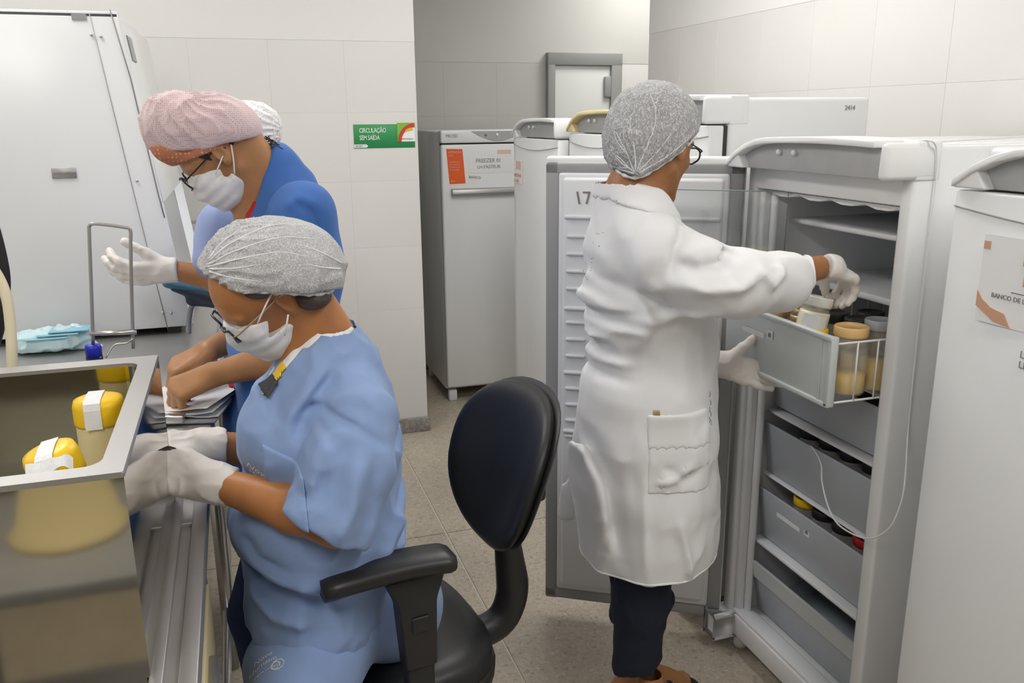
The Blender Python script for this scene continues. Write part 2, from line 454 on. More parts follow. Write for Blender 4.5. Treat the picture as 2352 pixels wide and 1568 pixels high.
class Solid:
    def __init__(s, lo, hi, h):
        s.lo = np.array(lo, float); s.h = h
        s.n = np.ceil((np.array(hi, float) - s.lo) / h).astype(int) + 1
        s.d = np.full(s.n, 1.0, np.float32)
        s.ax = [(s.lo[i] + h * np.arange(s.n[i])).astype(np.float32) for i in range(3)]
    def _sub(s, lo, hi):
        a = np.clip(np.floor((np.array(lo) - s.lo) / s.h).astype(int), 0, s.n)
        b = np.clip(np.ceil((np.array(hi) - s.lo) / s.h).astype(int) + 1, 0, s.n)
        if np.any(b <= a): return None
        sl = tuple(slice(a[i], b[i]) for i in range(3))
        X = s.ax[0][sl[0]][:, None, None]; Y = s.ax[1][sl[1]][None, :, None]; Z = s.ax[2][sl[2]][None, None, :]
        return sl, X, Y, Z
    def _mix(s, sl, e, k, mode):
        d = s.d[sl]
        if mode == 'u':
            if k > 0:
                hh = np.clip(0.5 + 0.5 * (d - e) / k, 0, 1)
                s.d[sl] = d * (1 - hh) + e * hh - k * hh * (1 - hh)
            else:
                s.d[sl] = np.minimum(d, e)
        elif mode == 's':
            if k > 0:
                hh = np.clip(0.5 - 0.5 * (d + e) / k, 0, 1)
                s.d[sl] = d * (1 - hh) - e * hh + k * hh * (1 - hh)
            else:
                s.d[sl] = np.maximum(d, -e)
    def cone(s, a, b, r1, r2=None, k=0.015, mode='u', cut=(), flat=None):
        """limb from a to b; flat=(direction, factor): thinner (factor>1) along direction; cut: (point, normal) half spaces taken away"""
        r2 = r1 if r2 is None else r2
        a = np.array(a, float); b = np.array(b, float)
        m = max(r1, r2) * (1.0 if flat is None else max(1.0, 1.0 / flat[1])) + k + 0.03
        g = s._sub(np.minimum(a, b) - m, np.maximum(a, b) + m)
        if g is None: return s
        sl, X, Y, Z = g
        px, py, pz = X - a[0], Y - a[1], Z - a[2]
        v = b - a; L2 = max(float(v @ v), 1e-9)
        t = np.clip((px * v[0] + py * v[1] + pz * v[2]) / L2, 0, 1)
        qx, qy, qz = px - t * v[0], py - t * v[1], pz - t * v[2]
        if flat is not None:
            nrm = np.array(flat[0], float); nrm /= np.linalg.norm(nrm)
            dn = (qx * nrm[0] + qy * nrm[1] + qz * nrm[2]) * (flat[1] - 1)
            qx, qy, qz = qx + dn * nrm[0], qy + dn * nrm[1], qz + dn * nrm[2]
        e = np.sqrt(qx * qx + qy * qy + qz * qz) - (r1 + t * (r2 - r1))
        for p, nn in cut:
            nn = np.array(nn, float); nn /= np.linalg.norm(nn)
            e = smax(e, (X - p[0]) * nn[0] + (Y - p[1]) * nn[1] + (Z - p[2]) * nn[2])
        s._mix(sl, e, k, mode)
        return s
    def chain(s, pts, rs, **kw):
        for i in range(len(pts) - 1):
            s.cone(pts[i], pts[i + 1], rs[i], rs[i + 1], **kw)
        return s
    def ell(s, c, r, R=None, k=0.015, mode='u', cut=()):
        c = np.array(c, float); r = np.array(r, float)
        m = r.max() + k + 0.03
        g = s._sub(c - m, c + m)
        if g is None: return s
        sl, X, Y, Z = g
        px, py, pz = X - c[0], Y - c[1], Z - c[2]
        if R is not None:
            R = np.array(R, float)
            px, py, pz = (R[0, 0] * px + R[1, 0] * py + R[2, 0] * pz, R[0, 1] * px + R[1, 1] * py + R[2, 1] * pz, R[0, 2] * px + R[1, 2] * py + R[2, 2] * pz)
        k0 = np.sqrt((px / r[0]) ** 2 + (py / r[1]) ** 2 + (pz / r[2]) ** 2)
        k1 = np.sqrt((px / r[0] ** 2) ** 2 + (py / r[1] ** 2) ** 2 + (pz / r[2] ** 2) ** 2) + 1e-9
        e = k0 * (k0 - 1) / k1
        for p, nn in cut:
            nn = np.array(nn, float); nn /= np.linalg.norm(nn)
            e = smax(e, (X - p[0]) * nn[0] + (Y - p[1]) * nn[1] + (Z - p[2]) * nn[2])
        s._mix(sl, e, k, mode)
        return s
    def cut(s, p, nn):
        nn = np.array(nn, float); nn /= np.linalg.norm(nn)
        X = s.ax[0][:, None, None]; Y = s.ax[1][None, :, None]; Z = s.ax[2][None, None, :]
        s.d = smax(s.d, (X - p[0]) * nn[0] + (Y - p[1]) * nn[1] + (Z - p[2]) * nn[2]).astype(np.float32)
        return s
    def near(s, band=0.035):
        idx = np.nonzero(np.abs(s.d) < band)
        P = np.stack([s.ax[i][idx[i]] for i in range(3)], 1).astype(np.float64)
        return idx, P
    def crumple(s, amp, scale, stretch=(1, 1, 1), seed=0, where=None, ridge=True):
        """uneven cloth folds, elongated by stretch (smaller = longer)"""
        idx, P = s.near()
        Q = P * np.array(stretch) * scale
        Q = Q + 0.55 * np.stack([vnoise(Q * 0.6 + 11.3 * j, seed + 5 + j) for j in range(3)], 1)
        n = vnoise(Q, seed)
        if ridge: n = 1 - np.abs(2 * n - 1); n = n * n
        v = amp * (n - 0.4)
        if where is not None: v = v * where(P)
        s.d[idx] -= v.astype(np.float32)
        return s
    def fold(s, pts, wdt, amp, y0=-9, y1=9):
        """a crease along a line seen from the side (x, z); amp>0 ridge, amp<0 valley"""
        idx, P = s.near()
        best = np.full(len(P), 1e9)
        tt = np.zeros(len(P))
        n = len(pts) - 1
        for i in range(n):
            a = np.array([pts[i][0], pts[i][-1]]); b = np.array([pts[i + 1][0], pts[i + 1][-1]])
            q = P[:, [0, 2]] - a; v = b - a
            t = np.clip(q @ v / max(v @ v, 1e-9), 0, 1)
            dd = np.hypot(q[:, 0] - t * v[0], q[:, 1] - t * v[1])
            u = dd < best
            best[u] = dd[u]; tt[u] = (i + t[u]) / n
        taper = np.clip(np.sin(np.pi * np.clip(tt, 0.03, 0.97)) * 1.6, 0, 1)
        v = amp * np.exp(-(best / wdt) ** 2) * taper * ((P[:, 1] > y0) & (P[:, 1] < y1))
        s.d[idx] -= v.astype(np.float32)
        return s
    def warp(s, f):
        idx, P = s.near(0.05)
        s.d[idx] -= f(P).astype(np.float32)
        return s
    def sample(s, P):
        P = np.atleast_2d(P); q = (P - s.lo) / s.h
        q = np.clip(q, 0, s.n - 1.001); i = q.astype(int); f = q - i
        r = 0
        for dx in (0, 1):
            for dy in (0, 1):
                for dz in (0, 1):
                    wgt = (f[:, 0] if dx else 1 - f[:, 0]) * (f[:, 1] if dy else 1 - f[:, 1]) * (f[:, 2] if dz else 1 - f[:, 2])
                    r = r + wgt * s.d[i[:, 0] + dx, i[:, 1] + dy, i[:, 2] + dz]
        return r
    def edge(s, c, nn, far=0.25, k=56):
        """closed line where the plane through c (normal nn) leaves the solid"""
        c = np.array(c, float); nn = np.array(nn, float); nn /= np.linalg.norm(nn)
        u = np.cross(nn, (0.3, 0.9, 0.2)); u /= np.linalg.norm(u); v = np.cross(nn, u)
        t = np.arange(0.0, far, 0.001); out = []
        for a in np.linspace(0, 2 * math.pi, k, endpoint=False):
            d = u * math.cos(a) + v * math.sin(a)
            e = s.sample(c + t[:, None] * d)
            w_ = np.nonzero((e[:-1] < 0) & (e[1:] >= 0))[0]
            out.append(t[w_[0]] if len(w_) else np.nan)
        r = np.array(out)
        if np.isnan(r).all(): return None
        r[np.isnan(r)] = np.nanmedian(r)
        r = np.array([np.median([r[i - 1], r[i], r[(i + 1) % k]]) for i in range(k)])
        r = (np.roll(r, 1) + 2 * r + np.roll(r, -1)) / 4
        return [c + (u * math.cos(a) + v * math.sin(a)) * rr for a, rr in zip(np.linspace(0, 2 * math.pi, k, endpoint=False), r)]
    def on_y(s, pts, off=0.0):
        """moves points along y to the near surface"""
        out = []
        for p in pts:
            y = np.arange(s.lo[1], s.lo[1] + s.h * (s.n[1] - 1), 0.001)
            e = s.sample(np.stack([np.full_like(y, p[0]), y, np.full_like(y, p[2])], 1))
            w_ = np.nonzero(e < 0)[0]
            out.append((p[0], (y[w_[0]] if len(w_) else p[1]) - off, p[2]))
        return out
    def arrays(s, relax=1):
        d = s.d; n = s.n
        ins = d < 0
        cn = n - 1
        cnt = np.zeros(cn, np.int8)
        for dx in (0, 1):
            for dy in (0, 1):
                for dz in (0, 1):
                    cnt += ins[dx:cn[0] + dx, dy:cn[1] + dy, dz:cn[2] + dz]
        I = np.argwhere((cnt > 0) & (cnt < 8))
        if len(I) == 0: return np.zeros((0, 3)), np.zeros((0, 4), int)
        acc = np.zeros((len(I), 3)); num = np.zeros(len(I))
        cor = [(0, 0, 0), (1, 0, 0), (0, 1, 0), (1, 1, 0), (0, 0, 1), (1, 0, 1), (0, 1, 1), (1, 1, 1)]
        vals = [d[I[:, 0] + c[0], I[:, 1] + c[1], I[:, 2] + c[2]].astype(float) for c in cor]
        for a in range(8):
            for b in range(a + 1, 8):
                df = [cor[b][i] - cor[a][i] for i in range(3)]
                if sum(abs(q) for q in df) != 1: continue
                x = (vals[a] < 0) != (vals[b] < 0)
                t = vals[a][x] / (vals[a][x] - vals[b][x])
                acc[x] += np.array(cor[a]) + t[:, None] * np.array(df)
                num[x] += 1
        V = s.lo + s.h * (I + acc / num[:, None])
        ix = np.full(cn, -1, np.int32)
        ix[I[:, 0], I[:, 1], I[:, 2]] = np.arange(len(I))
        F = []
        for ax in range(3):
            o1, o2 = [(1, 2), (2, 0), (0, 1)][ax]
            sa = [slice(1, cn[i]) for i in range(3)]; sa[ax] = slice(0, cn[ax])
            sb = list(sa); sb[ax] = slice(1, cn[ax] + 1)
            A = ins[tuple(sa)]; B = ins[tuple(sb)]
            E = np.argwhere(A != B)
            if len(E) == 0: continue
            flip = A[E[:, 0], E[:, 1], E[:, 2]]
            off = np.array([1, 1, 1]); off[ax] = 0
            E = E + off
            def cell(u, v):
                q = E.copy(); q[:, o1] -= u; q[:, o2] -= v
                return ix[q[:, 0], q[:, 1], q[:, 2]]
            q = np.stack([cell(1, 1), cell(0, 1), cell(0, 0), cell(1, 0)], 1)
            q[~flip] = q[~flip][:, ::-1]
            F.append(q)
        F = np.concatenate(F)
        F = F[(F >= 0).all(1)]
        for _ in range(relax):                   # light relaxation takes the grid out of the surface
            S = np.zeros_like(V); c = np.zeros(len(V))
            for i in range(4):
                np.add.at(S, F[:, i], V[F[:, (i + 1) % 4]] + V[F[:, i - 1]]); np.add.at(c, F[:, i], 2)
            c[c == 0] = 1
            V = V * 0.5 + 0.5 * S / c[:, None]
        return V, F
    def build(s, name, material, parent=None, relax=2):
        V, F = s.arrays(relax)
        me = bpy.data.meshes.new(name)
        me.vertices.add(len(V)); me.vertices.foreach_set('co', V.astype(np.float32).ravel())
        me.loops.add(len(F) * 4); me.loops.foreach_set('vertex_index', F.astype(np.int32).ravel())
        me.polygons.add(len(F))
        me.polygons.foreach_set('loop_start', np.arange(0, len(F) * 4, 4, dtype=np.int32))
        me.polygons.foreach_set('use_smooth', np.ones(len(F), bool))
        me.update(calc_edges=True)
        return link(name, me, material, parent)

def V3(*a): return np.array(a, float)

# ------------------------------------------------------------------ the room
XR = 2.12          # right wall
YB = 4.20          # tiled wall facing the camera
XC = 0.868         # its free corner
YF = 5.32          # far wall of the corridor
XL, YK = -1.75, -2.1
mb = MB().box((XL - 0.2, YK - 0.2, -0.12), (4.2, YF + 0.2, -0.004))
floor = tag(mb.build('floor', 'terrazzo_joint'), 'speckled beige terrazzo floor with pale joints', kind='structure')
xs = [XL - 0.15, -1.0, 0.685, 2.385, 4.1]
ys = [YK, -0.36, 1.34, 3.035, 4.72, YF + 0.1]
for i in range(len(xs) - 1):
    for j in range(len(ys) - 1):
        MB().box((xs[i] + 0.003, ys[j] + 0.003, -0.02), (xs[i + 1] - 0.003, ys[j + 1] - 0.003, 0.0), 0.0015, 1, smooth=False).build('terrazzo_slab', 'terrazzo', floor)
ceil = tag(MB().box((XL - 0.2, YK - 0.2, CEIL), (4.2, YF + 0.2, CEIL + 0.12)).build('ceiling', 'ceiling_paint'), 'white painted ceiling', kind='structure')

def tiles(wall, mats, axis, at, out, us, zs):
    """square wall tiles with recessed joints, one object each, alike tiles sharing their mesh"""
    cache = {}
    g = 0.0004
    for i in range(len(us) - 1):
        for j in range(len(zs) - 1):
            du, dz = us[i + 1] - us[i], zs[j + 1] - zs[j]
            key = (round(du, 3), round(dz, 3))
            if key not in cache:
                m = MB()
                lo, hi = (g, -0.004, g), (du - g, 0.004, dz - g)
                if axis == 'x': m.box(lo, hi, 0.0007, 1, smooth=False)
                else: m.box((lo[1], lo[0], lo[2]), (hi[1], hi[0], hi[2]), 0.0007, 1, smooth=False)
                cache[key] = m.mesh('wall_tile')
                cache[key].materials.append(MATS[mats])
            o = bpy.data.objects.new('wall_tile', cache[key])
            o.location = (us[i], at, zs[j]) if axis == 'x' else (at, us[i], zs[j])
            COL.objects.link(o); o.parent = wall

# wall facing the camera, ends at a free corner
m = MB().box((XL - 0.1, YB, 0.0), (XC, YB + 0.14, 1.949)); wb = tag(m.build('wall_back', 'grout'), 'off-white tiled wall with a green sign', kind='structure')
MB().box((XL - 0.1, YB - 0.0022, 1.949), (XC, YB + 0.14, CEIL)).build('plaster', 'plaster', wb)
zt = [0.075] + [1.949 - 0.3215 * k for k in range(5, -1, -1)]
tiles(wb, 'wall_tile', 'x', YB + 0.0028, -1, [-1.846 + 0.34 * k for k in range(8)] + [XC - 0.002], zt)
# right wall
m = MB().box((XR, YK, 0.0), (XR + 0.14, 4.25, 2.012)); wr = tag(m.build('wall_right', 'grout'), 'off-white tiled wall behind the freezers', kind='structure')
MB().box((XR - 0.0022, YK, 2.012), (XR + 0.14, 4.25, CEIL)).build('plaster', 'plaster', wr)
tiles(wr, 'wall_tile', 'y', XR + 0.0028, -1, [0.17 + 0.34 * k for k in range(13)], [2.012 - 0.3215 * k for k in range(6, -1, -1)])
# far wall of the corridor, its shade put into the tile and plaster colours
m = MB().box((-0.4, YF, 0), (4.2, YF + 0.14, 1.93)); wf = tag(m.build('wall_far', 'grout'), 'tiled far wall of the corridor, coloured darker for shade', kind='structure')
MB().box((-0.4, YF - 0.0022, 1.93), (4.2, YF + 0.14, CEIL)).build('plaster', 'shaded_plaster', wf)
tiles(wf, 'shaded_tile', 'x', YF + 0.0028, -1, [0.25 + 0.34 * k for k in range(6)], [1.93 - 0.3215 * k for k in range(6, -1, -1)])
tag(MB().box((4.1, 4.2, 0), (4.24, YF + 0.2, CEIL)).build('wall_corridor', 'shaded_plaster'), 'end wall of the corridor, coloured darker for shade', kind='structure')
tag(MB().box((-0.5, YB + 0.14, 0), (-0.36, YF, CEIL)).build('wall_recess', 'shaded_plaster'), 'end wall of the recess, coloured darker for shade', kind='structure')
tag(MB().box((XR + 0.14, 4.11, 0), (4.2, 4.25, CEIL)).build('wall_corner', 'shaded_plaster'), 'corridor side of the right wall', kind='structure')
tag(MB().box((XL - 0.14, YK, 0), (XL, YB, CEIL)).build('wall_left', 'plaster'), 'left wall outside the view', kind='structure')
wk = tag(MB().box((XL, YK - 0.14, 0), (XR + 0.14, YK, CEIL)).build('wall_behind', 'plaster'), 'wall behind the viewer', kind='structure')
MB().box((XL, YK, 0), (XR, YK + 0.03, 1.30)).build('reflection_board', 'reflection_brown', wk)  # unseen brown board, added to tone the reflection in the bath front
tag(MB().box((XL, YB - 0.016, 0), (XC + 0.012, YB - 0.004, 0.076), 0.003).build('baseboard_back', 'granite_base'), 'grey granite baseboard', kind='structure')
tag(MB().box((-0.3, YF - 0.016, 0), (1.9, YF - 0.004, 0.076), 0.003).build('baseboard_far', 'granite_base'), 'grey granite baseboard in the corridor', kind='structure')

# door at the end of the corridor
dx0, dx1, dzt = 1.935, 2.445, 1.99
m = MB()
m.box((dx0 + 0.0004, YF - 0.0495, 0), (dx0 + 0.05, YF - 0.001, dzt - 0.07), 0.004); m.box((dx1 - 0.075, YF - 0.0495, 0), (dx1 - 0.0004, YF - 0.001, dzt - 0.07), 0.004); m.box((dx0, YF - 0.05, dzt - 0.0749), (dx1, YF - 0.0005, dzt + 0.0005), 0.004)
dr = tag(m.build('door_1', 'door_frame_grey'), 'pale door in a grey metal frame', kind='structure')
MB().box((dx0 + 0.05, YF - 0.028, 0.01), (dx1 - 0.075, YF - 0.004, dzt - 0.075), 0.003).build('door_leaf', 'door_leaf', dr)
MB().box((2.325, YF - 0.05, 1.72), (2.37, YF - 0.026, 1.85), 0.006).build('door_closer', 'grey_panel', dr)

# ceiling luminaires
for i, (x, y) in enumerate(LAMPS):
    side = ('left' if x < 0 else 'right') + ' side ' + ('behind the viewer' if y < 1 else 'above the work area')
    t = empty('ceiling_light', (x, y, CEIL), 'white ceiling luminaire on the ' + side, 'lamp', 'ceiling luminaires')
    MB().box((x - 0.31, y - 0.62, CEIL - 0.06), (x + 0.31, y + 0.62, CEIL - 0.001), 0.01).build('housing', 'white_plastic', t)
    for k in (-1, 0, 1):
        MB().tube([(x + 0.17 * k, y - 0.58, CEIL - 0.066), (x + 0.17 * k, y + 0.58, CEIL - 0.066)], 0.006, 8).build('lamp_tube', 'lamp_glow', t)
t = empty('ceiling_light', (2.6, 4.75, CEIL), 'small square ceiling luminaire in the corridor', 'lamp')
MB().box((2.33, 4.48, CEIL - 0.06), (2.87, 5.02, CEIL - 0.001), 0.01).build('housing', 'white_plastic', t)

# sign on the tiled wall
sx0, sx1, sz0, sz1 = 0.559, 0.853, 1.463, 1.573
sg = empty('wall_sign', (sx0, YB, sz0), 'green direction sign with white words on the tiled wall', 'sign')
yb = YB - 0.0045
MB().box((sx0, yb, sz0), (sx1, yb + 0.003, sz1), 0.001, 1).build('panel', 'sign_green', sg)
lettering('lettering', 'CIRCULAÇÃO', 0.031, frame((sx0 + 0.026, yb - 0.001, sz0 + 0.072), (1, 0, 0), (0, 0, 1)) @ Matrix.Diagonal((0.70, 1, 1, 1)), 'ink_white', sg, spacing=0.92)
lettering('lettering', 'SEM SAÍDA', 0.031, frame((sx0 + 0.026, yb - 0.001, sz0 + 0.038), (1, 0, 0), (0, 0, 1)) @ Matrix.Diagonal((0.70, 1, 1, 1)), 'ink_white', sg, spacing=0.92)
m = MB(); m.prism([(sx0 - 0.002, sz0 + 0.002), (sx0 + 0.058, sz0 + 0.002), (sx0 + 0.066, sz0 + 0.010), (sx0 + 0.058, sz0 + 0.018), (sx0 - 0.002, sz0 + 0.018)], 'y', yb - 0.002, yb); m.build('pale_tab', 'label_paper', sg)
lettering('lettering', '04 SET', 0.012, frame((sx0 + 0.006, yb - 0.003, sz0 + 0.006), (1, 0, 0), (0, 0, 1)), 'ink_grey', sg)
ex, ez = sx1 - 0.085, sz0 + 0.028
MB().box((ex, yb - 0.002, ez), (sx1, yb, sz1 + 0.006)).build('emblem_field', 'sign_lime', sg)
def emb(cx_, cz_, ro, ri, a0, a1, y, name, mt):
    n = 18; p = [(cx_ + ro[0] * math.cos(a0 + (a1 - a0) * i / n), cz_ + ro[1] * math.sin(a0 + (a1 - a0) * i / n)) for i in range(n + 1)]
    if ri: p += [(cx_ + ri[0] * math.cos(a1 + (a0 - a1) * i / n), cz_ + ri[1] * math.sin(a1 + (a0 - a1) * i / n)) for i in range(n + 1)]
    else: p += [(cx_, cz_)]
    MB().prism(p, 'y', y, y + 0.001).build(name, mt, sg)
emb(sx1, ez, (0.083, 0.086), (0.066, 0.066), math.pi / 2, math.pi, yb - 0.004, 'red_arc', 'sign_red')
emb(sx1, ez, (0.083, 0.066), None, math.pi / 2, math.pi, yb - 0.003, 'white_arc', 'ink_white')
emb(sx1 - 0.004, ez + 0.046, (0.044, 0.020), (0.036, 0.006), 0.55 * math.pi, math.pi, yb - 0.005, 'yellow_arc', 'sign_yellow')
lettering('lettering', 'REDE  BAIANA', 0.0085, frame((sx1 - 0.066, yb - 0.0045, ez + 0.010), (1, 0, 0), (0, 0, 1)), 'ink_grey', sg)

# ------------------------------------------------------------------ freezers along the right wall, fronts to the left
def top_cap(t, W, zt, cap='white_plastic', arch=True, knob=True, near=0.024):
    """arched control head over the door: band, end block, grey control panel, knobs"""
    zb = zt - 0.078
    n = 14
    prof = []
    for i in range(n + 1):
        u = i / n                                    # 0 near end, 1 far end
        z = zb + 0.078 * (1 - max(0, (u - 0.70) / 0.30) ** 2.2 * 0.80) + 0.006 * math.sin(math.pi * min(u * 1.3, 1))
        prof.append((W * u, z))
    m = MB()
    m.prism([(-0.003, zb - 0.002)] + [(y - 0.003 if y == 0 else y, z) for y, z in prof] + [(W + 0.002, zb - 0.002)], 'x', 0.0, 0.06, 0.004)
    band = prof[1:] + [(y, z - 0.015) for y, z in prof[1:]][::-1]
    m.prism(band, 'x', -0.075, 0.002, 0.003)
    m.prism([(-0.004, zb), (near, zb), (near - 0.004, prof[1][1] - 0.002), (-0.004, prof[0][1] - 0.003)], 'x', -0.079, 0.052, 0.010)
    m.prism([(W - 0.075, zb), (W, zb), (W, prof[-1][1]), (W - 0.045, prof[-2][1])], 'x', -0.07, 0.002, 0.004)
    c = m.build('top_cap', cap, t, False)
    gp = [(near - 0.006, zb)] + [(y, z - 0.014) for y, z in prof if near < y < W - 0.03] + [(W - 0.06, zb)]
    MB().prism(gp, 'x', -0.048, -0.002, 0.002).build('control_panel', 'control_grey', c)
    if knob:
        for y in (W * 0.56, W * 0.66):
            MB().lathe([(0.007, 0), (0.007, 0.008), (0.005, 0.010)], mx=Matrix.Rotation(-math.pi / 2, 4, 'Y'), n=14, c=(-0.048, y, zb + 0.045)).build('knob', 'white_plastic', c)
    return c
def feet(t, W, D):
    for x in (0.04, D - 0.05):
        for y in (0.05, W - 0.05):
            MB().lathe([(0.018, 0), (0.022, 0.01), (0.020, 0.065)], (x, y, 0), 12).build('foot', 'white_plastic', t, False)
def freezer(loc, W, D, zt, label, cap='white_plastic', near=0.024, bow=True):
    t = empty('freezer', loc, label, 'freezer', None)
    MB().box((0, 0, 0.062), (D, W, zt - 0.006), 0.012).build('cabinet', 'white_enamel', t, False)
    top_cap(t, W, zt, cap, near=near)
    feet(t, W, D)
    MB().box((-0.014, 0.008, 0.10), (0.0, W - 0.008, zt - 0.084)).build('gasket', 'dark_gap', t, False)
    n = 10
    poly = [(-0.014, 0.002)] + [(-0.062 - (0.012 * math.sin(math.pi * i / n) if bow else 0), 0.002 + (W - 0.004) * i / n) for i in range(n + 1)] + [(-0.014, W - 0.002)]
    d = MB().prism(poly, 'z', 0.09, zt - 0.082, 0.005).build('door', 'white_enamel', t, False)
    # curved seam under the top band of the door
    pts = [(-0.0632 - 0.012 * math.sin(math.pi * i / n), 0.004 + (W - 0.008) * i / n, zt - 0.112 - 0.020 * math.sin(math.pi * i / n)) for i in range(n + 1)]
    MB().tube(pts, 0.0016, 6).build('seam', 'gasket', d)
    return t, d
f6, d6 = freezer((1.345, 0.675, 0), 0.61, 0.66, 1.545, 'white upright freezer with sticker notes, nearest on the right')
f4, d4 = freezer((1.345, 2.18, 0), 0.57, 0.475, 1.655, 'tall white upright freezer directly behind the open freezer')
f3, d3 = freezer((1.37, 2.76, 0), 0.56, 0.5, 1.618, 'white upright freezer with a yellowed control head', cap='yellowed_plastic')
f2, d2 = freezer((1.345, 3.37, 0), 0.60, 0.6, 1.590, 'white upright freezer with pink notes beside the corridor')
lettering('lettering', '2414', 0.020, frame((0.385, -0.0008, 1.612), (1, 0, 0), (0, 0, 1)), 'ink_grey', f4, False, spacing=0.9)
# notes on the nearest freezer (front faces the room)
def note(t, x, y0, y1, z0, z1, material, name='note'):
    return MB().box((x - 0.0012, y0, z0), (x, y1, z1)).build(name, material, t, False)
px6 = -0.0735
note(f6, px6, 0.16, 0.517, 1.235, 1.392, 'paper')
note(f6, px6 - 0.001, 0.502, 0.516, 1.366, 1.380, 'tan_sticker', 'sticker')
m = MB(); m.prism([(0.517, 1.290), (0.517, 1.262), (0.475, 1.240), (0.44, 1.236), (0.455, 1.258), (0.485, 1.264), (0.505, 1.276)], 'x', px6 - 0.003, px6 - 0.0012); m.build('sticker', 'tan_sticker', f6, False)
fl = lambda y, z: frame((px6 - 0.0020, y, z), (0, -1, 0), (0, 0, 1))
lettering('lettering', 'FREEZER', 0.046, fl(0.434, 1.347), 'ink_orange', f6, False)
lettering('lettering', 'LEITE', 0.046, fl(0.429, 1.312), 'ink_orange', f6, False)
lettering('lettering', '____________', 0.02, fl(0.447, 1.300), 'ink_dark', f6, False)
lettering('lettering', 'BANCO DE LEITE', 0.012, fl(0.487, 1.283), 'ink_grey', f6, False)
lettering('lettering', 'LH 12\nLH 13', 0.018, fl(0.412, 1.190), 'ink_grey', f6, False)
# notes on the freezer beside the corridor
note(f2, -0.0725, 0.435, 0.560, 1.300, 1.402, 'paper')
note(f2, -0.074, 0.455, 0.525, 1.366, 1.402, 'pink_sticker', 'sticker')
lettering('lettering', 'FREEZER 02', 0.020, frame((-0.0745, 0.555, 1.330), (0, -1, 0), (0, 0, 1)), 'ink_orange', f2, False)
lettering('lettering', 'LH CRU', 0.020, frame((-0.0745, 0.555, 1.305), (0, -1, 0), (0, 0, 1)), 'ink_orange', f2, False)

# freezer in the corridor, front to the camera
f1 = empty('freezer', (1.076, 4.60, 0), 'white freezer in the corridor with an orange sticker', 'freezer')
W1, D1, T1 = 0.60, 0.62, 1.535
MB().box((0, 0.058, 0.062), (W1, D1, T1 - 0.004), 0.012).build('cabinet', 'white_enamel', f1, False)
for x in (0.03, W1 - 0.05):
    for y in (0.04, D1 - 0.06):
        MB().box((x - 0.018, y - 0.02, 0), (x + 0.03, y + 0.02, 0.066), 0.006).build('foot', 'white_plastic', f1, False)
MB().box((0.006, 0.044, 0.09), (W1 - 0.006, 0.058, T1 - 0.07)).build('gasket', 'dark_gap', f1, False)
dd = MB().box((0, 0.0, 0.085), (W1, 0.044, T1 - 0.075), 0.012, 3).build('door', 'white_enamel', f1, False)
hd = MB().box((0, 0.002, T1 - 0.068), (W1, 0.07, T1), 0.010, 3).build('top_cap', 'white_enamel', f1, False)
n = 14; cp = [(0.17 + 0.30 * i / n, T1 - 0.006 - 0.052 * math.sin(math.pi * i / n)) for i in range(n + 1)]
MB().prism(cp, 'y', -0.003, 0.004).build('control_panel', 'control_grey', hd)
for x in (0.25, 0.315):
    MB().lathe([(0.007, 0), (0.007, 0.006), (0.004, 0.008)], mx=Matrix.Rotation(math.pi / 2, 4, 'X'), n=12, c=(x, -0.002, T1 - 0.026)).build('knob', 'white_plastic' if x > 0.3 else 'ink_grey', hd)
lettering('lettering', 'PROSD', 0.024, frame((0.028, 0.0012, T1 - 0.038), (1, 0, 0), (0, 0, 1)), 'ink_grey', f1, False, spacing=0.85)
hb = MB()
hb.prism([(-0.036, 1.196), (-0.030, 1.222), (0.0, 1.226), (0.0, 1.190), (-0.02, 1.186)], 'x', 0.048, 0.50, 0.004)
hb.build('handle', 'steel_rim', dd)
sk = MB().prism([(0.028, 1.438), (0.118, 1.436), (0.132, 1.252), (0.042, 1.250)], 'y', -0.0015, 0).build('sticker', 'orange_sticker', f1, False)
for k, (tx, s_, z) in enumerate([('ATENÇÃO', 0.0155, 1.415), ('USO', 0.014, 1.398), ('exclusivo para', 0.011, 1.366), ('leite humano', 0.011, 1.352), ('pasteurizado', 0.011, 1.338), ('não desligar', 0.011, 1.324), ('BLH', 0.012, 1.262)]):
    lettering('lettering', tx, s_, frame((0.038 + 0.0008 * (1.43 - z) * 90, -0.0024, z), (1, -0.0, -0.02), (0, 0, 1)), 'ink_pale', f1, False)
nt = MB().box((0.150, -0.0012, 1.305), (0.40, 0, 1.425)).build('note', 'paper', f1, False)
lettering('lettering', 'FREEZER 01', 0.030, frame((0.192, -0.0020, 1.362), (1, 0, 0), (0, 0, 1)), 'ink_grey', f1, False, spacing=0.95)
lettering('lettering', 'LH PASTEUR.', 0.025, frame((0.200, -0.0020, 1.330), (1, 0, 0), (0, 0, 1)), 'ink_grey', f1, False, spacing=0.95)
lettering('lettering', 'BANCO', 0.020, frame((0.150, -0.0020, 1.280), (1, 0, -0.1), (0.05, 0, 1)), 'ink_grey', f1, False)
MB().box((0.315, -0.0014, 1.405), (0.395, 0, 1.428)).build('pink_tab', 'pink_sticker', f1, False)

